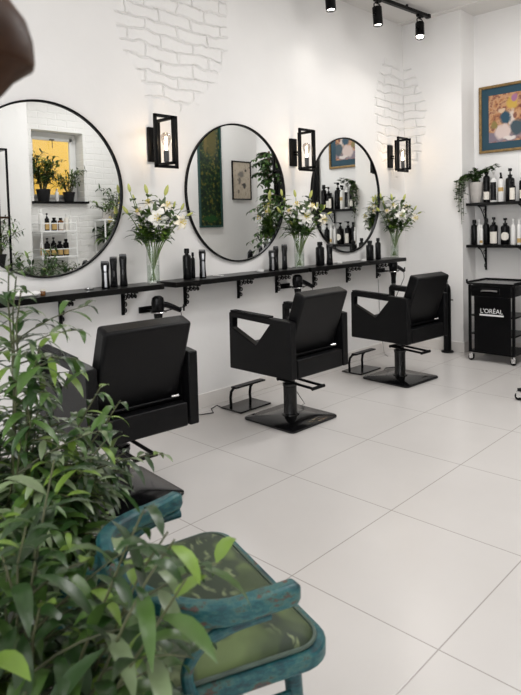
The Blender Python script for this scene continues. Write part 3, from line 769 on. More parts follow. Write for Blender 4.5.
dup(ch, (-.606, 1.344, 0), -.021, label='black leather salon chair in the middle of the three, on a square base')
dup(ch, (-.588, 2.671, 0), -.076, label='black leather salon chair nearest the trolley and the room corner')

def make_footrest(label, loc):
    t = thing('footrest', label, 'footrest', loc, 0, 'floor footrests')
    MB().bb(-.10, .10, -.15, .15, 0, .012).build('floor_plate', M['black_gloss'], t, bevel=.004)
    for s in (-1, 1): MB().tube([(-.055, s * .095, .010), (-.058, s * .095, .07), (-.05, s * .095, .115), (-.02, s * .095, .148), (.02, s * .095, .158)], .010, 10).build('leg', M['black_metal'], t)
    MB().bb(.0, .055, -.145, .145, .160, .172).build('foot_bar', M['black_metal'], t, bevel=.004)
    return t
fr = make_footrest('low black metal footrest on the floor in front of the middle salon chair', (-1.02, 1.345, 0))
dup(fr, (-.985, 2.70, 0), label='low black metal footrest on the floor in front of the corner salon chair')
# cords
tag(MB().tube([(-1.19, .98, .004), (-1.12, 1.0, .004), (-1.08, 1.09, .004), (-1.16, 1.14, .004), (-1.19, 1.22, .004), (-1.10, 1.20, .004)], .0035, 6).build('power_cord', M['cable_black']), 'black cord running along the skirting beside the middle footrest', 'cord')
tag(MB().tube([(-.80, 2.74, .004), (-.86, 2.88, .004), (-.80, 3.0, .004), (-.72, 2.97, .004), (-.66, 2.86, .02), (-.645, 2.80, .12), (-.68, 2.77, .26), (-.70, 2.76, .33)], .004, 6).build('power_cord', M['cable_black']), 'black cord looping down from the corner salon chair to the floor', 'cord')
tag(MB().tube([(-.72, 1.52, .004), (-.70, 1.60, .02), (-.74, 1.57, .10), (-.74, 1.50, .22), (-.70, 1.44, .33)], .0035, 6).build('power_cord', M['cable_white']), 'thin grey cord hanging beneath the middle salon chair', 'cord')
tag(MB().tube([(-1.232, 3.36, .72), (-1.225, 3.365, .45), (-1.20, 3.37, .12), (-1.19, 3.38, .004), (-1.1, 3.3, .004)], .0035, 6).build('power_cord', M['cable_white']), 'thin grey cord hanging down the wall from the corner shelf bracket', 'cord')

# ------------------------------------------------------------------ black post, trolley, stool
t = thing('metal_post', 'slim black metal post with a silver knob standing in the room corner', 'post', (-.755, 3.81, 0))
MB().lathe([(.058, 0), (.058, .010), (.052, .016), (.040, .020)], seg=28).build('foot_flange', M['black_metal'], t)
MB().lathe([(.036, .018), (.036, .60), (.030, .635), (.016, .655), (.008, .660)], seg=28).build('column', M['black_metal'], t)
MB().lathe([(.040, .50), (.040, .515), (.037, .518)], seg=28).cyl((-.060, 0, .508), (.060, 0, .508), .006).build('collar', M['black_metal'], t)
MB().lathe([(.004, .655), (.008, .665), (.011, .678), (.007, .690), (.002, .693)], seg=14).build('knob', M['silver'], t)

def caster(parent, x, y, r=.026):
    b = MB(); b.cyl((x, y - .012, r), (x, y + .012, r), r, 20)
    o = b.build('caster', M['black_plastic'], parent, bevel=.003)
    f = MB(); f.bb(x - .012, x + .022, y - .018, y - .014, r - .004, 2 * r + .006); f.bb(x - .012, x + .022, y + .014, y + .018, r - .004, 2 * r + .006); f.bb(x - .012, x + .022, y - .018, y + .018, 2 * r + .004, 2 * r + .010)
    f.cyl((x, y - .019, r), (x, y + .019, r), .008); f.cyl((x + .006, y, 2 * r + .008), (x + .006, y, 2 * r + .026), .008)
    f.build('fork', M['chrome'], o)
    return o
t = thing('salon_trolley', 'black salon trolley on casters with white lettering, below the bottle shelves', 'trolley', (-.245, 3.80, 0))
W2, D2 = .207, .185
for sx in (-1, 1):
    for sy in (-1, 1):
        caster(t, sx * (W2 - .018), sy * (D2 - .02)); MB().box((sx * (W2 - .012), sy * (D2 - .012), .385), (.022, .022, .60)).build('post', M['black_metal'], t, bevel=.002)
MB().bb(-W2 + .0, W2 - .0, -D2, D2, .076, .092).build('bottom_shelf', M['black_metal'], t, bevel=.003)
for z in (.235, .40): MB().bb(-W2 + .01, W2 - .01, -D2 + .03, D2 - .004, z, z + .014).build('tray', M['black_plastic'], t, bevel=.003)
MB().bb(-W2 - .008, W2 + .008, -D2 - .008, D2 + .008, .688, .706).bb(-W2 - .008, -W2 + .004, -D2 - .008, D2 + .008, .706, .718).bb(W2 - .004, W2 + .008, -D2 - .008, D2 + .008, .706, .718).bb(-W2, W2, D2 - .004, D2 + .008, .706, .718).build('top_tray', M['black_gloss'], t, bevel=.003)
MB().bb(-W2 - .014, -W2 - .004, -D2 - .012, -D2 + .008, .70, .735).build('corner_clip', M['black_metal'], t, bevel=.002)
dr = MB().bb(-.175, .178, -D2 - .004, D2 - .02, .585, .684).build('drawer', M['black_plastic'], t, bevel=.004)
MB().bb(-.085, .085, -D2 - .009, -D2 - .0035, .612, .662).build('handle_recess', M['black_gloss'], dr, bevel=.003)
MB().tube([(-.078, -D2 - .012, .634), (-.066, -D2 - .022, .640), (0, -D2 - .024, .642), (.066, -D2 - .022, .640)], .007, 8).build('handle', M['silver'], dr)
dp = MB().bb(-.150, .175, -D2 - .006, -D2 + .012, .094, .586).build('front_panel', M['black_metal'], t, bevel=.003)
def text_obj(name, s, size, m, parent, loc, rot=(PI / 2, 0, 0), ext=.0006, sx=1.0):
    cu = bpy.data.curves.new(name, 'FONT'); cu.body = s; cu.size = size; cu.extrude = ext; cu.align_x = 'CENTER'; cu.align_y = 'CENTER'
    tmp = bpy.data.objects.new(name + '_tmp', cu); COL.objects.link(tmp)
    dg = bpy.context.evaluated_depsgraph_get(); me = bpy.data.meshes.new_from_object(tmp.evaluated_get(dg))
    bpy.data.objects.remove(tmp); bpy.data.curves.remove(cu)
    me.materials.clear(); me.materials.append(m)
    o = bpy.data.objects.new(name, me); COL.objects.link(o); o.parent = parent; o.location = loc; o.rotation_euler = rot; o.scale = (sx, 1, 1)
    return o
text_obj('lettering', "L'ORÉAL", .055, M['print_white'], dp, (.008, -D2 - .0066, .458), sx=.98)
MB().bb(-.098, .116, -D2 - .0072, -D2 - .006, .417, .431).build('underline_bar', M['print_white'], dp, smooth=0)

st = thing('rolling_stool', 'black rolling stool at the right edge, only a chrome caster foot in view', 'stool', (.64, 2.75, 0))
for k in range(5):
    a = math.radians(199 + 72 * k); d = Vector((math.cos(a), math.sin(a), 0))
    lg = MB().tube([d * .03 + Vector((0, 0, .095)), d * .15 + Vector((0, 0, .085)), d * .30 + Vector((0, 0, .072))], [.020, .017, .013], 8).build('leg', M['black_metal'], st)
    caster(lg, d.x * .29, d.y * .29, .028)
MB().lathe([(.034, .07), (.034, .12), (.025, .125), (.025, .30), (.016, .305), (.016, .47)], seg=18).build('gas_lift', M['black_metal'], st)
MB().lathe([(.10, .47), (.175, .475), (.19, .50), (.19, .535), (.175, .555), (.05, .56)], seg=32).build('seat', M['leather'], st)

# ------------------------------------------------------------------ bottle shelves in the alcove
def alcove_shelf(label, x0, z):
    t = thing('alcove_shelf', label, 'shelf', (0, AY, z), 0, 'shelves in the alcove')
    MB().bb(x0, .06, -.205, -.0005, -.026, 0).build('board', M['black_wood'], t, bevel=.003)
    for x in (-.515, -.135):
        b = MB(); b.bb(x - .008, x + .008, -.013, -.001, -.25, -.026); b.bb(x - .008, x + .008, -.17, -.001, -.036, -.026)
        b.tube([(x, -.012, -.20), (x, -.03, -.16), (x, -.07, -.10), (x, -.12, -.05), (x, -.16, -.034)], .005, 6)
        for (cy, cz) in ((-.04, -.075), (-.03, -.205)): b.tube([(x, cy + .016 * math.cos(a), cz + .016 * math.sin(a)) for a in [2 * PI * k / 12 for k in range(10)]], .0035, 5)
        b.build('bracket', M['black_metal'], t)
    return t
UZ, LZ = 1.425, 1.028
alcove_shelf('upper black wall shelf in the alcove below the gold framed picture', -.622, UZ)
alcove_shelf('lower black wall shelf in the alcove above the trolley', -.6235, LZ)
GY = AY - .105
gu, gl = 'bottles on the upper alcove shelf', 'bottles on the lower alcove shelf'
FR = -PI / 2 + .25
for (x, h, r, body, top, lab, topm, lb, dy) in (
    (-.462, .315, .031, 'black_plastic', 'cap', (.10, .38, 'label_white'), 'black_plastic', 'tall black bottle with cream label, next to the trailing plant', 0),
    (-.395, .285, .032, 'white_plastic', 'spray', (.08, .82, 'black_plastic'), 'white_plastic', 'white spray bottle with a black stripe label on the upper shelf', 0),
    (-.325, .270, .028, 'white_plastic', 'spray', (.45, .62, 'label_gold'), 'black_plastic', 'white bottle with black spray head on the upper shelf', 0),
    (-.249, .305, .040, 'black_plastic', 'pump', None, 'black_plastic', 'big all black pump bottle on the upper shelf', .02),
    (-.200, .190, .027, 'black_plastic', 'spray', (.10, .80, 'label_white'), 'black_plastic', 'short black bottle with large white label in front of the big pump bottle', -.05),
    (-.128, .262, .030, 'black_plastic', 'pump', (.12, .5, 'label_white'), 'black_plastic', 'black pump bottle at the right edge of the photo on the upper shelf', 0),
    (-.060, .290, .033, 'black_plastic', 'cap', None, 'black_plastic', 'tall plain black bottle near the right end of the upper shelf', 0),
    (.010, .170, .024, 'black_plastic', 'pump', (.1, .7, 'label_white'), 'black_plastic', 'small white labelled black bottle on the right end of the upper shelf', -.02)):
    make_bottle('pump_bottle' if top == 'pump' else 'spray_bottle' if top == 'spray' else 'shampoo_bottle', lb, (x, GY + dy, UZ), h, r, body, top, lab, topm, gu, FR)
for (x, h, r, body, top, lab, topm, lb, dy, ov) in (
    (-.585, .237, .030, 'black_plastic', 'cap', None, 'black_plastic', 'black bottle on the left end of the lower shelf', 0, 0),
    (-.535, .240, .022, 'white_plastic', 'spray', None, 'white_plastic', 'slim white bottle second from the left on the lower shelf', 0, 0),
    (-.508, .190, .017, 'white_plastic', 'cap', (.1, .25, 'label_gold'), 'white_plastic', 'short slim white bottle on the lower shelf, third from the left', -.02, 0),
    (-.468, .247, .028, 'black_plastic', 'cap', None, 'black_plastic', 'plain black bottle on the lower shelf, right of the short white one', 0, 0),
    (-.452, .160, .018, 'black_plastic', 'cap', (.1, .2, 'label_gold'), 'black_plastic', 'small black bottle tucked behind two taller black bottles on the lower shelf', .04, 0),
    (-.396, .257, .037, 'black_plastic', 'pump', (.06, .62, 'label_white'), 'black_plastic', 'black pump bottle with big white label on the lower shelf', 0, 0),
    (-.288, .247, .040, 'black_plastic', 'pump', (.22, .62, 'label_white'), 'black_plastic', 'wide black pump bottle with oval label on the lower shelf', 0, 1),
    (-.215, .238, .022, 'white_plastic', 'spray', None, 'white_plastic', 'slim white bottle right of the oval labelled bottle on the lower shelf', 0, 0),
    (-.160, .232, .021, 'white_plastic', 'cap', (.1, .3, 'label_gold'), 'white_plastic', 'slim white bottle at the right edge of the photo on the lower shelf', 0, 0),
    (-.095, .235, .032, 'black_plastic', 'pump', None, 'black_plastic', 'black pump bottle near the right end of the lower shelf', 0, 0),
    (-.025, .170, .024, 'white_plastic', 'cap', None, 'white_plastic', 'small white bottle on the right end of the lower shelf', 0, 0)):
    make_bottle('pump_bottle' if top == 'pump' else 'spray_bottle' if top == 'spray' else 'shampoo_bottle', lb, (x, GY + dy, LZ), h, r, body, top, lab, topm, gl, FR, bool(ov))

# trailing plant in the ribbed pot
t = thing('trailing_plant', 'trailing green plant in a ribbed pale grey pot on the upper shelf', 'potted plant', (-.555, GY - .02, UZ))
b = MB(); prof = []
for (r, z) in ((.042, 0), (.045, .004), (.060, .165), (.063, .19), (.058, .195), (.055, .180)): prof.append((r, z))
b.lathe(prof, seg=32); b.build('pot', M['pot_grey'], t)
MB().lathe([(.001, .176), (.056, .178), (.001, .182)], seg=20).build('soil', M['soil'], t)
rnd = random.Random(5); v = MB(); f = MB()
def vine(pts, n, ln):
    v.tube(pts, .0022, 5)
    for _ in range(n):
        s = rnd.random() * (len(pts) - 1); i = int(s); p = Vector(pts[i]).lerp(Vector(pts[min(i + 1, len(pts) - 1)]), s - i)
        a = rnd.random() * 2 * PI; f.mi = rnd.choice((0, 1, 1, 0, 2) if rnd.random() < .5 else (0, 1))
        f.leaf(p, (math.cos(a), math.sin(a) - .25, rnd.uniform(-.4, .6)), UV, ln * rnd.uniform(.7, 1.2), ln * .75, .4, 4, blunt=.6)
for (dx, dy, zt) in ((-.03, -.03, .30), (.02, -.02, .29), (.06, .0, .30), (.10, -.01, .31), (.15, -.02, .325), (-.06, 0, .27), (.19, -.02, .345), (-.01, .02, .33)):
    vine([(0, 0, .18), (dx * .4, dy * .5, .18 + (zt - .18) * .8), (dx, dy, zt), (dx * 1.25, dy - .02, zt - .03)], 34, .038)
for (dx, dy, L) in ((-.085, -.175, .28), (-.105, -.185, .17), (-.062, -.175, .40), (-.08, -.18, .10), (-.05, -.16, .32), (-.07, -.19, .22), (-.03, -.17, .12)):
    vine([(0, 0, .19), (dx * .5, dy * .6, .27), (dx, dy, .21), (dx * 1.1, dy, .20 - L * .5), (dx * 1.02, dy, .20 - L)], 34, .034)
v.build('vines', M['stem'], t); f.build('foliage', [M['leaf_dark'], M['leaf_mid'], M['leaf_pale']], t, smooth=60)

# ------------------------------------------------------------------ pictures
def frame_mb(w, h, fw, d):
    b = MB(); b.prism([[(-w / 2, -h / 2), (w / 2, -h / 2), (w / 2, h / 2), (-w / 2, h / 2)], [(-w / 2 + fw, -h / 2 + fw), (w / 2 - fw, -h / 2 + fw), (w / 2 - fw, h / 2 - fw), (-w / 2 + fw, h / 2 - fw)]], 'Y', -d, -.0005)
    return b
def picture(name, label, loc, rotz, w, h, fw, d, fm, pm, mount=None, cat='picture'):
    t = thing(name, label, cat, loc, rotz)
    frame_mb(w, h, fw, d).build('frame', M[fm], t, bevel=.005, bseg=2, smooth=0)
    a = fw - .002
    if mount:
        MB().bb(-w / 2 + a, w / 2 - a, -.012, -.004, -h / 2 + a, h / 2 - a).build('mount', M[mount], t, smooth=0); a = fw + .068
        MB().bb(-w / 2 + a, w / 2 - a, -.014, -.0125, -h / 2 + a, h / 2 - a).build('painting', M[pm], t, smooth=0)
    else: MB().bb(-w / 2 + a, w / 2 - a, -.012, -.004, -h / 2 + a, h / 2 - a).build('painting', M[pm], t, smooth=0)
    return t
picture('framed_picture', 'gold framed picture with teal mount hanging above the bottle shelves', (-.325, AY, 2.212), 0, .49, .63, .026, .026, 'gold_frame', 'picture', 'teal_mat')
picture('framed_painting', 'tall dark green painting in a green frame, seen in the middle mirror', (1.12, 3.32, 1.90), -PI / 2, .37, 1.29, .022, .03, 'green_frame', 'forest')
picture('framed_print', 'small beige print in a black frame, right of the green painting in the middle mirror', (1.12, 3.855, 1.84), -PI / 2, .335, .49, .015, .022, 'black_metal', 'sketch')

# ------------------------------------------------------------------ track lights
RXT = -.85
t = thing('track_rail', 'black lighting track rail under the ceiling', 'track rail', (-.868, 3.73, CZ), -.078)
MB().bb(-.018, .018, -2.6, 0, -.052, -.022).build('rail', M['black_metal'], t, bevel=.002)
MB().bb(-.020, .020, -.03, .004, -.055, -.020).build('end_cap', M['black_plastic'], t)
for y in (-.35, -2.3): MB().cyl((0, y, -.023), (0, y, -.0005), .012).build('ceiling_mount', M['black_metal'], t)
def make_spot(label, y, tilt, lit, tz):
    RXT = -.868 - (3.73 - y) * .078
    t = thing('track_spotlight', label, 'spotlight', (RXT, y, CZ - .053), 0, 'track spotlights')
    MB().box((0, 0, -.010), (.030, .085, .020)).cyl((0, 0, -.02), (0, 0, -.035), .012).build('adapter', M['black_metal'], t, bevel=.002)
    y_ = MB(); w = .050
    y_.tube([(0, -w, -.135), (0, -w, -.045), (0, -w * .7, -.034), (0, w * .7, -.034), (0, w, -.045), (0, w, -.135)], .006, 6); y_.cyl((0, -w - .006, -.125), (0, -w + .012, -.125), .010); y_.cyl((0, w - .012, -.125), (0, w + .006, -.125), .010)
    y_.build('yoke', M['black_metal'], t)
    can = MB().lathe([(.036, .075), (.041, .070), (.041, -.085), (.037, -.085), (.037, -.060), (.001, -.060)], seg=26, cap=False).lathe([(.001, .075), (.036, .075)], seg=26, cap=False)
    o = can.build('lamp_can', M['black_metal'], t, (0, 0, -.135)); o.rotation_euler = (0, tilt, tz)
    MB().lathe([(.034, -.070), (.034, -.064)], seg=22).build('lens', M['lens'] if lit else M['lens'], o)
    sp = bpy.data.lights.new('track_spot_beam', 'SPOT'); sp.energy = 17 if lit else 5; sp.spot_size = 2.2; sp.spot_blend = 1.0; sp.color = (1.0, .95, .88); sp.shadow_soft_size = .035
    so = bpy.data.objects.new('track_spot_beam', sp); COL.objects.link(so)
    d = Vector((-math.sin(tilt), 0, -math.cos(tilt))); d.rotate(Euler((0, 0, tz))); so.location = Vector((RXT, y, CZ - .053 - .135)) + d * .085
    so.rotation_euler = d.to_track_quat('-Z', 'Y').to_euler()
    return t
make_spot('black track spotlight at the end of the rail, its lit lens showing', 3.58, -.42, True, -1.05)
make_spot('black track spotlight in the middle, second from the end of the rail', 2.95, -.07, False, 0)
make_spot('black track spotlight cut by the top of the photo, furthest left', 2.35, -.07, False, 0)

# ------------------------------------------------------------------ old painted armchair (foreground)
fwd = Vector((.30, .954, 0)); cc = Vector((.985, -.835, 0)) - Vector((.954, -.30, 0)) * .04
t = thing('bentwood_armchair', 'worn teal bentwood armchair with green leaf print seat beside the plant', 'chair', cc, math.atan2(fwd.y, fwd.x) - PI / 2)
# local frame: x right, y forward
SZH = .436
def rrect(w, d0, d1, rc_f, rc_b, n=7):
    pts = []
    for (cx, cy, r, a0) in ((w - rc_f, d1 - rc_f, rc_f, 0), (-w + rc_f, d1 - rc_f, rc_f, 90), (-w * .9 + rc_b, d0 + rc_b, rc_b, 180), (w * .9 - rc_b, d0 + rc_b, rc_b, 270)):
        for k in range(n): a = math.radians(a0 + 90 * k / (n - 1)); pts.append((cx + r * math.cos(a), cy + r * math.sin(a)))
    return pts
ring = rrect(.262, -.215, .242, .055, .13)
b = MB(); b.tube([(x, y, SZH - .016) for x, y in ring], 1, flat=(.014, .016), closed=True); b.build('seat_frame', M['teal_wood'], t)
b = MB(); levels = ((.242, SZH - .010), (.240, SZH + .004), (.225, SZH + .016), (.19, SZH + .024), (.12, SZH + .029), (.05, SZH + .031))
rings = []
for (w, z) in levels:
    k = (w + .012) / .262; rings.append([b.bm.verts.new((x * k, y * k, z)) for x, y in ring])
for A, B in zip(rings, rings[1:]):
    for i in range(len(A)): b.bm.faces.new((A[i], A[(i + 1) % len(A)], B[(i + 1) % len(A)], B[i]))
b.bm.faces.new(rings[-1]); b.bm.faces.new(rings[0][::-1])
b.build('seat_cushion', M['tapestry'], t, smooth=60)
MB().tube([(x * .975, y * .975, SZH + .004) for x, y in ring], .0045, 6, closed=True).build('piping', M['piping'], t)
# flat bent arm and back rail
ZA = .575
arm = [(.292, .155), (.290, .09), (.265, .012), (.218, -.055), (.15, -.108), (.07, -.135), (-.01, -.132), (-.08, -.105), (-.137, -.045), (-.170, .03), (-.185, .105)]
def smooth_path(pts, n=4):
    out = []; P = [Vector(p) for p in pts]
    for i in range(len(P) - 1):
        p0, p1, p2, p3 = P[max(i - 1, 0)], P[i], P[i + 1], P[min(i + 2, len(P) - 1)]
        for k in range(n):
            s = k / n; out.append(.5 * ((2 * p1) + (-p0 + p2) * s + (2 * p0 - 5 * p1 + 4 * p2 - p3) * s * s + (-p0 + 3 * p1 - 3 * p2 + p3) * s ** 3))
    out.append(P[-1]); return out
pts = smooth_path([(x, y, ZA + (.03 if abs(x) < .2 else 0.0) * (1 - abs(x) / .2) + .012 * (y > .08)) for x, y in arm])
n = len(pts); rr = [1.0 - .45 * max(0, (abs(i - (n - 1) / 2) / ((n - 1) / 2) - .985) / .015) for i in range(n)]
b = MB(); b.tube(pts, rr, flat=(.016, .021)); b.build('arm_rail', M['teal_wood'], t, bevel=.004)
for s in (-1, 1):
    q = .276 / .28 if s > 0 else -.66
    lp = smooth_path([(.28 * q, .10, ZA - .024), (.272 * q, .03, ZA - .028), (.262 * q, -.03, ZA - .050), (.258 * q, -.058, ZA - .095), (.264 * q + s * .012, -.045, SZH - .005), (s * .270, .0, SZH - .050), (s * .262, .06, SZH - .066), (s * .262, .15, SZH - .074)])
    MB().tube(lp, .0115, 10).build('arm_support', M['teal_wood'], t)
    MB().tube(smooth_path([(s * .085 + .04, -.122, ZA + .0), (s * .115 + .025, -.150, .52), (s * .160, -.195, SZH), (s * .185, -.245, .22), (s * .20, -.275, 0)]), .0145, 10).build('rear_leg', M['teal_wood'], t)
    MB().tube([(s * .205, .185, SZH - .03), (s * .212, .195, .22), (s * .222, .205, 0)], [.019, .0165, .013], 12).build('front_leg', M['teal_wood'], t)
hp = smooth_path([(.01, -.132, ZA + .0), (-.03, -.165, .52), (-.085, -.225, SZH - .01)]); MB().tube(hp, .0095, 8).build('back_spindle', M['teal_wood'], t)
hp = smooth_path([(.075, -.132, ZA + .0), (.08, -.165, .52), (.085, -.225, SZH - .01)]); MB().tube(hp, .0095, 8).build('back_spindle', M['teal_wood'], t)
MB().tube([(.165 * math.cos(a), .165 * math.sin(a) - .02, .235) for a in [2 * PI * k / 32 for k in range(32)]], .0095, 8, closed=True).build('stretcher_ring', M['teal_wood'], t)
# brace between the seat and the right front leg
for s in (-1, 1): MB().tube(smooth_path([(s * .215, .19, .27), (s * .17, .195, .36), (s * .08, .205, SZH - .05)]), .008, 8).build('corner_brace', M['teal_wood'], t)

# ------------------------------------------------------------------ coat stand, its finial in the top left corner
px, py = 1.372, -1.353
t = thing('coat_stand', 'dark brown wooden coat stand with turned finial at the top left corner', 'coat stand', (px, py, 0))
off = Vector((-.72, -.69, 0)) * .115
MB().lathe([(.115, 0), (.12, .006), (.118, .020), (.06, .032), (.028, .05), (.017, .08)], off, seg=30).build('base', M['dark_wood'], t)
MB().lathe([(.017, .06), (.016, .5), (.015, 1.55), (.024, 1.57), (.026, 1.60), (.015, 1.63), (.002, 1.64)], off, seg=18).build('pole', M['dark_wood'], t)
MB().tube(smooth_path([off + Vector((0, 0, 1.18)), off * .72 + Vector((0, 0, 1.20)), off * .30 + Vector((0, 0, 1.27)), off * .06 + Vector((0, 0, 1.34)), Vector((0, 0, 1.394))]), .0115, 10).build('hook_arm', M['dark_wood'], t)
MB().lathe([(.0125, 1.385), (.016, 1.393), (.022, 1.400), (.031, 1.409), (.041, 1.421), (.055, 1.431), (.060, 1.434), (.0615, 1.440), (.0605, 1.460), (.055, 1.480), (.041, 1.500), (.025, 1.512), (.002, 1.518)], seg=36).build('finial', M['dark_wood'], t, smooth=50)

# ------------------------------------------------------------------ big leafy plant (foreground left)
def bush(name, label, cat, loc, rnd, pot, stems, leaf_len, leaf_w, mats, weights, step=.030, group=None, droop=.5, seg=5, side=3, sr=.0055):
    t = thing(name, label, cat, loc, 0, group)
    if pot:
        r0, r1, hh, pm = pot
        MB().lathe([(r0 * .96, 0), (r0, .006), (r1, hh * .88), (r1 * 1.06, hh * .885), (r1 * 1.06, hh), (r1 * .96, hh), (r1 * .94, hh * .93)], seg=28).build('pot', M[pm], t)
        MB().lathe([(.001, hh * .90), (r1 * .955, hh * .905), (.001, hh * .93)], seg=20).build('soil', M['soil'], t)
    s = MB(); f = MB()
    def branch(pts, r, dens, lf):
        s.tube(pts, [r * (1 - .6 * i / (len(pts) - 1)) for i in range(len(pts))], 6)
        ph = rnd.random() * 6
        ln = sum((pts[i + 1] - pts[i]).length for i in range(len(pts) - 1)); k = max(2, int(ln / dens))
        for q in range(k):
            u = (q + .6) / k
            if u < lf: continue
            x = u * (len(pts) - 1); i = min(len(pts) - 2, int(x)); p = pts[i].lerp(pts[i + 1], x - i); ax = (pts[i + 1] - pts[i]).normalized()
            ph += 2.4 + rnd.uniform(-.5, .5)
            o = Vector((math.cos(ph), math.sin(ph), 0)); o = (o - ax * o.dot(ax)).normalized()
            d = o * 1.0 + ax * rnd.uniform(.25, .9) + Vector((0, 0, rnd.uniform(-.15, .35)))
            w = list(weights)
            if u > .86 and len(w) > 2: w[2] += .9
            f.mi = rnd.choices(range(len(mats)), w)[0]
            L = leaf_len * rnd.uniform(.62, 1.25) * (.75 if u > .9 else 1)
            f.leaf(p, d, UV + o * -.3, L, leaf_w * rnd.uniform(.75, 1.2) * (L / leaf_len) ** .5, droop * rnd.uniform(.4, 1.7), seg)
        return
    for (ang, reach, top, curve) in stems:
        d = Vector((math.cos(ang), math.sin(ang), 0)); z0 = pot[2] * .9 if pot else 0
        pts = []
        for i in range(9):
            u = i / 8
            pts.append(d * (.03 + reach * (u ** curve)) + Vector((rnd.uniform(-.006, .006), rnd.uniform(-.006, .006), z0 + (top - z0) * (u - .12 * u ** 3) / .88)))
        branch(pts, sr, step, .18)
        for q in range(side):
            i = rnd.randint(2, 6); a2 = ang + rnd.uniform(-1.3, 1.3); p0 = pts[i]; L = rnd.uniform(.12, .24)
            dd = Vector((math.cos(a2), math.sin(a2), rnd.uniform(.3, .9))).normalized()
            br = [p0 + dd * L * k / 4 + Vector((0, 0, -.05 * (k / 4) ** 2)) for k in range(5)]
            branch(br, sr * .6, step * .85, .2)
    s.build('stems', M['stem'], t)
    f.build('foliage', [M[m] for m in mats], t, smooth=60)
    return t
LM4 = ['leaf_dark', 'leaf_mid', 'leaf_young', 'leaf_pale']
rnd = random.Random(41); stems = []
for i in range(50):
    a = 2 * PI * i / 50 + rnd.uniform(-.25, .25); q = rnd.random()
    stems.append((a, .04 + .20 * q, .95 - .38 * q + rnd.uniform(-.07, .05), rnd.uniform(1.0, 1.7)))
stems += [(2.6, .05, 1.15, 1.2), (.5, .10, 1.00, 1.3), (.75, .28, .86, 1.3), (.6, .27, .80, 1.3), (1.0, .22, .88, 1.3), (3.6, .1, 1.13, 1.2), (4.2, .12, 1.08, 1.2), (3.9, .05, 1.17, 1.2), (3.2, .08, 1.08, 1.2), (4.6, .08, 1.02, 1.2), (.8, .02, 1.19, 1.2), (.6, .05, 1.13, 1.3), (1.2, .03, 1.16, 1.1)]
bush('leafy_plant', 'large bushy green plant at the left edge, between armchair and nearest salon chair', 'potted plant', (.530, -1.01, 0), rnd, (.12, .15, .30, 'terracotta'), stems, .086, .0205, LM4, (1.1, 1.0, .22, .5), .024, side=6, droop=.75, sr=.0042)
rnd = random.Random(77); stems = []
for i in range(34):
    a = 2 * PI * i / 34 + rnd.uniform(-.2, .2); q = rnd.random(); side_f = .55 if math.cos(a - .3) > .45 else 1.0
    stems.append((a, .04 + .20 * q * side_f, .80 - .30 * q + rnd.uniform(-.07, .05), rnd.uniform(1.0, 1.7)))
stems += [(.75, .25, .83, 1.3), (.95, .20, .85, 1.3), (.6, .28, .80, 1.3), (1.2, .24, .78, 1.3), (2.2, .2, .86, 1.3)]
bush('leafy_plant', 'blurred leafy plant nearest the camera at the bottom left, in front of the armchair', 'potted plant', (1.120, -1.275, 0), rnd, (.085, .105, .26, 'terracotta'), stems, .112, .0265, LM4, (1.4, .9, .16, .22), .030, side=4, droop=.7, sr=.004)

# ------------------------------------------------------------------ what the mirrors show of the far side of the room
rnd = random.Random(9)
def mini(label, loc, n, reach, top, pot, ll, lw, group=None, mats=('leaf_dark', 'leaf_mid', 'leaf_young'), w=(1.2, .8, .15), nm='potted_plant', droop=.5, side=1):
    sts = [(2 * PI * i / n + rnd.uniform(-.3, .3), reach * rnd.uniform(.4, 1.1), top * rnd.uniform(.75, 1.05), rnd.uniform(.9, 1.5)) for i in range(n)]
    return bush(nm, label, 'potted plant', loc, rnd, pot, sts, ll, lw, list(mats), w, .030, group, droop, 4, side)
mini('bushy plant in the larger black pot on the window sill, seen in the left mirror', (RX + .08, 2.17, WZ0), 26, .18, .58, (.068, .088, .16, 'pot_black'), .105, .034)
mini('smaller plant in a black pot, right end of the window sill in the left mirror', (RX + .08, 2.53, WZ0), 16, .14, .42, (.060, .078, .13, 'pot_black'), .085, .024, droop=.3)
make_bottle('white_spray_bottle', 'small white spray bottle between the two pots on the window sill', (RX + .06, 2.345, WZ0), .17, .026, 'white_plastic', 'spray', None, 'white_plastic', None, PI)
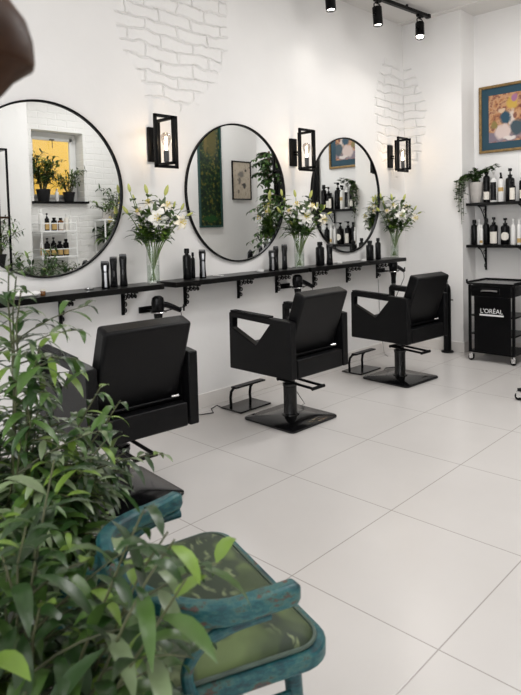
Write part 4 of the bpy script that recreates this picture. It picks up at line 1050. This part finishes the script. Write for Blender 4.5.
# white ladder rack below the window
t = thing('white_rack', 'white metal rack of bottles under the window, seen in the left mirror', 'rack', (RX - .17, 2.17, 0))
for sx in (-1, 1):
    for sy in (-1, 1): MB().cyl((sx * .13, sy * .235, 0), (sx * .13, sy * .235, 1.40), .008).build('upright', M['white_metal'], t)
for z in (.25, .60, .94, 1.265):
    sh = MB().bb(-.14, .14, -.245, .245, z - .02, z).build('tier', M['white_metal'], t, bevel=.003)
    r = MB()
    for sx in (-1, 1): r.cyl((sx * .13, -.235, z + .09), (sx * .13, .235, z + .09), .006, 8)
    for sy in (-1, 1): r.cyl((-.13, sy * .235, z + .09), (.13, sy * .235, z + .09), .006, 8)
    r.build('guard_rail', M['white_metal'], sh)
gr = 'bottles on the white rack'
for (y, z, h, r, body, top, lab, topm, lb) in (
    (1.975, 1.265, .27, .030, 'white_plastic', 'cap', None, 'white_plastic', 'tall white bottle at the left of the top rack tier, seen in the left mirror'),
    (2.055, 1.265, .22, .028, 'black_plastic', 'pump', (.1, .6, 'label_gold'), 'black_plastic', 'black pump bottle with gold label on the top rack tier'),
    (2.150, 1.265, .165, .036, 'black_plastic', 'cap', (.1, .6, 'label_gold'), 'black_plastic', 'squat black jar with gold label in the middle of the top rack tier'),
    (2.240, 1.265, .16, .036, 'amber', 'cap', (.1, .7, 'label_white'), 'black_plastic', 'amber jar with pale label on the top rack tier'),
    (2.320, 1.265, .21, .028, 'label_white', 'spray', None, 'white_plastic', 'cream spray bottle on the top rack tier, second from the right'),
    (2.375, 1.265, .18, .022, 'white_plastic', 'spray', None, 'white_plastic', 'clear white spray bottle at the right of the top rack tier'),
    (1.970, .94, .23, .024, 'white_plastic', 'spray', (.1, .6, 'label_gold'), 'white_plastic', 'white bottle at the left of the lower rack tier, seen in the left mirror'),
    (2.045, .94, .235, .036, 'black_plastic', 'pump', (.1, .5, 'label_gold'), 'black_plastic', 'black pump bottle next to the white one on the lower rack tier'),
    (2.130, .94, .240, .036, 'black_plastic', 'pump', (.1, .5, 'label_gold'), 'black_plastic', 'black pump bottle in the middle of the lower rack tier'),
    (2.215, .94, .190, .038, 'black_plastic', 'cap', (.1, .5, 'label_gold'), 'black_plastic', 'squat black bottle with gold label on the lower rack tier'),
    (2.300, .94, .215, .036, 'black_plastic', 'cap', (.1, .5, 'label_gold'), 'black_plastic', 'black bottle at the right of the lower rack tier')):
    make_bottle('rack_bottle', lb, (RX - .21, y, z), h, r, body, top, lab, topm, gr, PI + .3)
mini('low green plant on the second lowest tier of the white rack', (RX - .20, 2.32, .60), 8, .10, .25, (.05, .06, .10, 'terracotta'), .07, .03)
mini('leafy plant standing on the floor before the white rack, bottom of the left mirror', (2.44, 1.72, 0), 18, .30, 1.02, (.12, .15, .28, 'pot_grey'), .13, .04, side=2)
# white plant stand with two plants, right side of the left mirror
t = thing('plant_stand', 'white plant stand against the brick wall, right side of the left mirror', 'plant stand', (RX - .20, 3.02, 0))
for sx in (-1, 1):
    for sy in (-1, 1): MB().cyl((sx * .12, sy * .20, 0), (sx * .12, sy * .20, 1.38), .011).build('leg', M['white_metal'], t)
for z in (.5, .95, 1.38): MB().bb(-.14, .14, -.22, .22, z, z + .02).build('shelf_board', M['white_metal'], t, bevel=.003)
mini('bushy plant in a pale pot on top of the white plant stand', (RX - .20, 3.06, 1.40), 9, .16, .48, (.06, .08, .14, 'pot_grey'), .075, .03)
mini('spreading yellow green plant in front on the white plant stand', (RX - .24, 2.90, 1.40), 8, .15, .24, (.05, .06, .10, 'pot_grey'), .07, .034, w=(.6, .9, .8))
mini('broad leaved plant on the lower shelf of the white plant stand', (RX - .20, 2.98, .97), 8, .17, .30, (.06, .07, .12, 'terracotta'), .15, .085)
# black open rack at the left of the left mirror
t = thing('black_rack', 'black metal open rack in front of the pier, left edge of the left mirror', 'rack', (2.56, 1.22, 0))
for sx in (-1, 1):
    for sy in (-1, 1): MB().box((sx * .13, sy * .20, 1.10), (.02, .02, 2.20)).build('post', M['black_metal'], t)
for z in (.35, .85, 1.42, 2.19): MB().bb(-.14, .14, -.21, .21, z, z + .02).build('shelf_board', M['dark_wood'] if z < 2 else M['black_metal'], t)
mini('arching fern-like plant on the shelf of the black open rack', (2.50, 1.30, .87), 12, .26, .55, (.07, .09, .14, 'pot_black'), .12, .018, droop=.9)
make_bottle('shampoo_bottle', 'dark bottle on the shelf of the black open rack', (2.54, 1.18, 1.44), .25, .035, 'black_plastic', 'cap', None, 'black_plastic', None, PI)
# indoor tree right in the middle mirror
t = thing('fig_tree', 'tall weeping fig tree in front of the partition, right side of the middle mirror', 'tree', (.55, 3.78, 0))
MB().lathe([(.11, 0), (.115, .006), (.14, .28), (.15, .29), (.15, .31), (.135, .31), (.13, .29)], seg=28).build('pot', M['pot_black'], t)
MB().lathe([(.001, .285), (.131, .288), (.001, .295)], seg=20).build('soil', M['soil'], t)
s = MB(); f = MB(); rnd = random.Random(12)
tr = [Vector((0, 0, .28)), Vector((.02, .01, .8)), Vector((-.01, 0, 1.3)), Vector((.02, -.01, 1.8)), Vector((.0, 0, 2.15))]
s.tube(smooth_path(tr), .013, 8)
tp = smooth_path(tr, 8)
for k in range(110):
    u = rnd.uniform(.30, 1.0); p = tp[int(u * (len(tp) - 1))]; a = rnd.random() * 2 * PI; L = rnd.uniform(.12, .27) * (1.15 - .6 * max(0, u - .6))
    d = Vector((math.cos(a), math.sin(a), rnd.uniform(.1, .6))); br = [p + d * L * q / 4 + Vector((0, 0, -.24 * L * (q / 4) ** 2 * 2)) for q in range(5)]
    s.tube(br, [.005, .004, .003, .002, .0015], 5)
    for q in range(15):
        x = rnd.uniform(.6, 4); i = min(3, int(x)); b0 = br[i].lerp(br[i + 1], x - i); a2 = rnd.random() * 2 * PI
        f.mi = rnd.choice((0, 0, 1)); f.leaf(b0, (math.cos(a2), math.sin(a2), -.35), UV, rnd.uniform(.055, .085), .028, .7, 4)
s.build('branches', M['bark'], t); f.build('foliage', [M['leaf_dark'], M['leaf_mid']], t, smooth=60)

# ------------------------------------------------------------------ leaves press against the walls instead of passing through
def clamp(root, x0=-99, x1=99, y0=-99, y1=99):
    bpy.context.view_layer.update()
    for ch in root.children:
        if ch.type != 'MESH': continue
        mw = ch.matrix_world; iv = mw.inverted()
        for v in ch.data.vertices:
            p = mw @ v.co
            if p.x < x0 or p.x > x1 or p.y < y0 or p.y > y1: v.co = iv @ Vector((min(max(p.x, x0), x1), min(max(p.y, y0), y1), p.z))
for o in list(COL.objects):
    if o.type != 'EMPTY' or o.parent: continue
    if o.name.startswith('lily_bouquet'): clamp(o, x0=LX + .004)
    elif o.name.startswith('fig_tree'): clamp(o, x1=1.08, y1=AY - .01)
    elif o.name.startswith('potted_plant'):
        if o.location.x > RX: clamp(o, x1=RX + .175, y0=WY0 + .004, y1=WY1 - .004)
        elif o.location.x > 2.6: clamp(o, x1=RX - .004)
        else: clamp(o, x1=2.715)
# ------------------------------------------------------------------ lights, world
def area(name, loc, sx, sy, e, col=(1, .99, .98), rot=(0, 0, 0)):
    l = bpy.data.lights.new(name, 'AREA'); l.shape = 'RECTANGLE'; l.size = sx; l.size_y = sy; l.energy = e; l.color = col
    o = bpy.data.objects.new(name, l); COL.objects.link(o); o.location = loc; o.rotation_euler = rot
    return o
area('ceiling_panel_light', (1.2, 1.3, CZ - .02), .35, 1.2, 22)
area('ceiling_panel_light', (.50, 2.65, CZ - .02), .35, 1.1, 30)
area('ceiling_panel_light', (1.8, -.2, CZ - .02), .35, 1.2, 9)
area('ceiling_panel_light', (2.1, 2.6, CZ - .02), .35, 1.2, 16)
area('ceiling_panel_light', (1.2, -1.8, CZ - .02), .35, 1.2, 5)
area('front_fill_light', (1.5, FY + .05, 1.45), 2.4, 2.3, 66, (.95, .975, 1.0), (-PI / 2, 0, PI))  # added unseen fill light, brightens the lower walls and end wall
w = bpy.data.worlds.new('daylight'); scene.world = w; w.use_nodes = True
w.node_tree.nodes['Background'].inputs[0].default_value = (.95, .97, 1, 1); w.node_tree.nodes['Background'].inputs[1].default_value = 2.4

# ------------------------------------------------------------------ camera
cam = bpy.data.cameras.new('camera'); co = bpy.data.objects.new('camera', cam); COL.objects.link(co)
Rm = Matrix(((.719, .694, -.026), (-.017, .055, .998), (-.694, .718, -.051)))
yaw, pitch, roll = .76870, .0510, -.0259
cy_, sy_ = math.cos(yaw), math.sin(yaw)
fw = Vector((-sy_ * math.cos(pitch), cy_ * math.cos(pitch), -math.sin(pitch))); r0 = Vector((cy_, sy_, 0)); u0 = r0.cross(fw)
r2 = math.cos(roll) * r0 + math.sin(roll) * u0; u2 = -math.sin(roll) * r0 + math.cos(roll) * u0
mw = Matrix((r2, u2, -fw)).transposed().to_4x4(); mw.translation = Vector((1.9991, -1.5946, 1.27))
co.matrix_world = mw
cam.sensor_fit = 'HORIZONTAL'; cam.sensor_width = 36; cam.lens = 607.909 / 521 * 36
cam.shift_y = -91.624 / 521
cam.clip_start = .02
cam.dof.use_dof = True; cam.dof.focus_distance = 3.6; cam.dof.aperture_fstop = 8.5
scene.camera = co
vs = scene.view_settings; scene.display_settings.display_device = 'sRGB'
vs.view_transform = 'Standard'; vs.look = 'None'; vs.gamma = 1.0; vs.use_curve_mapping = False; vs.exposure = 0.19
scene.cycles.use_denoising = True
scene.cycles.max_bounces = 10; scene.cycles.diffuse_bounces = 6; scene.cycles.glossy_bounces = 5; scene.cycles.transparent_max_bounces = 16
scene.cycles.sample_clamp_indirect = 8
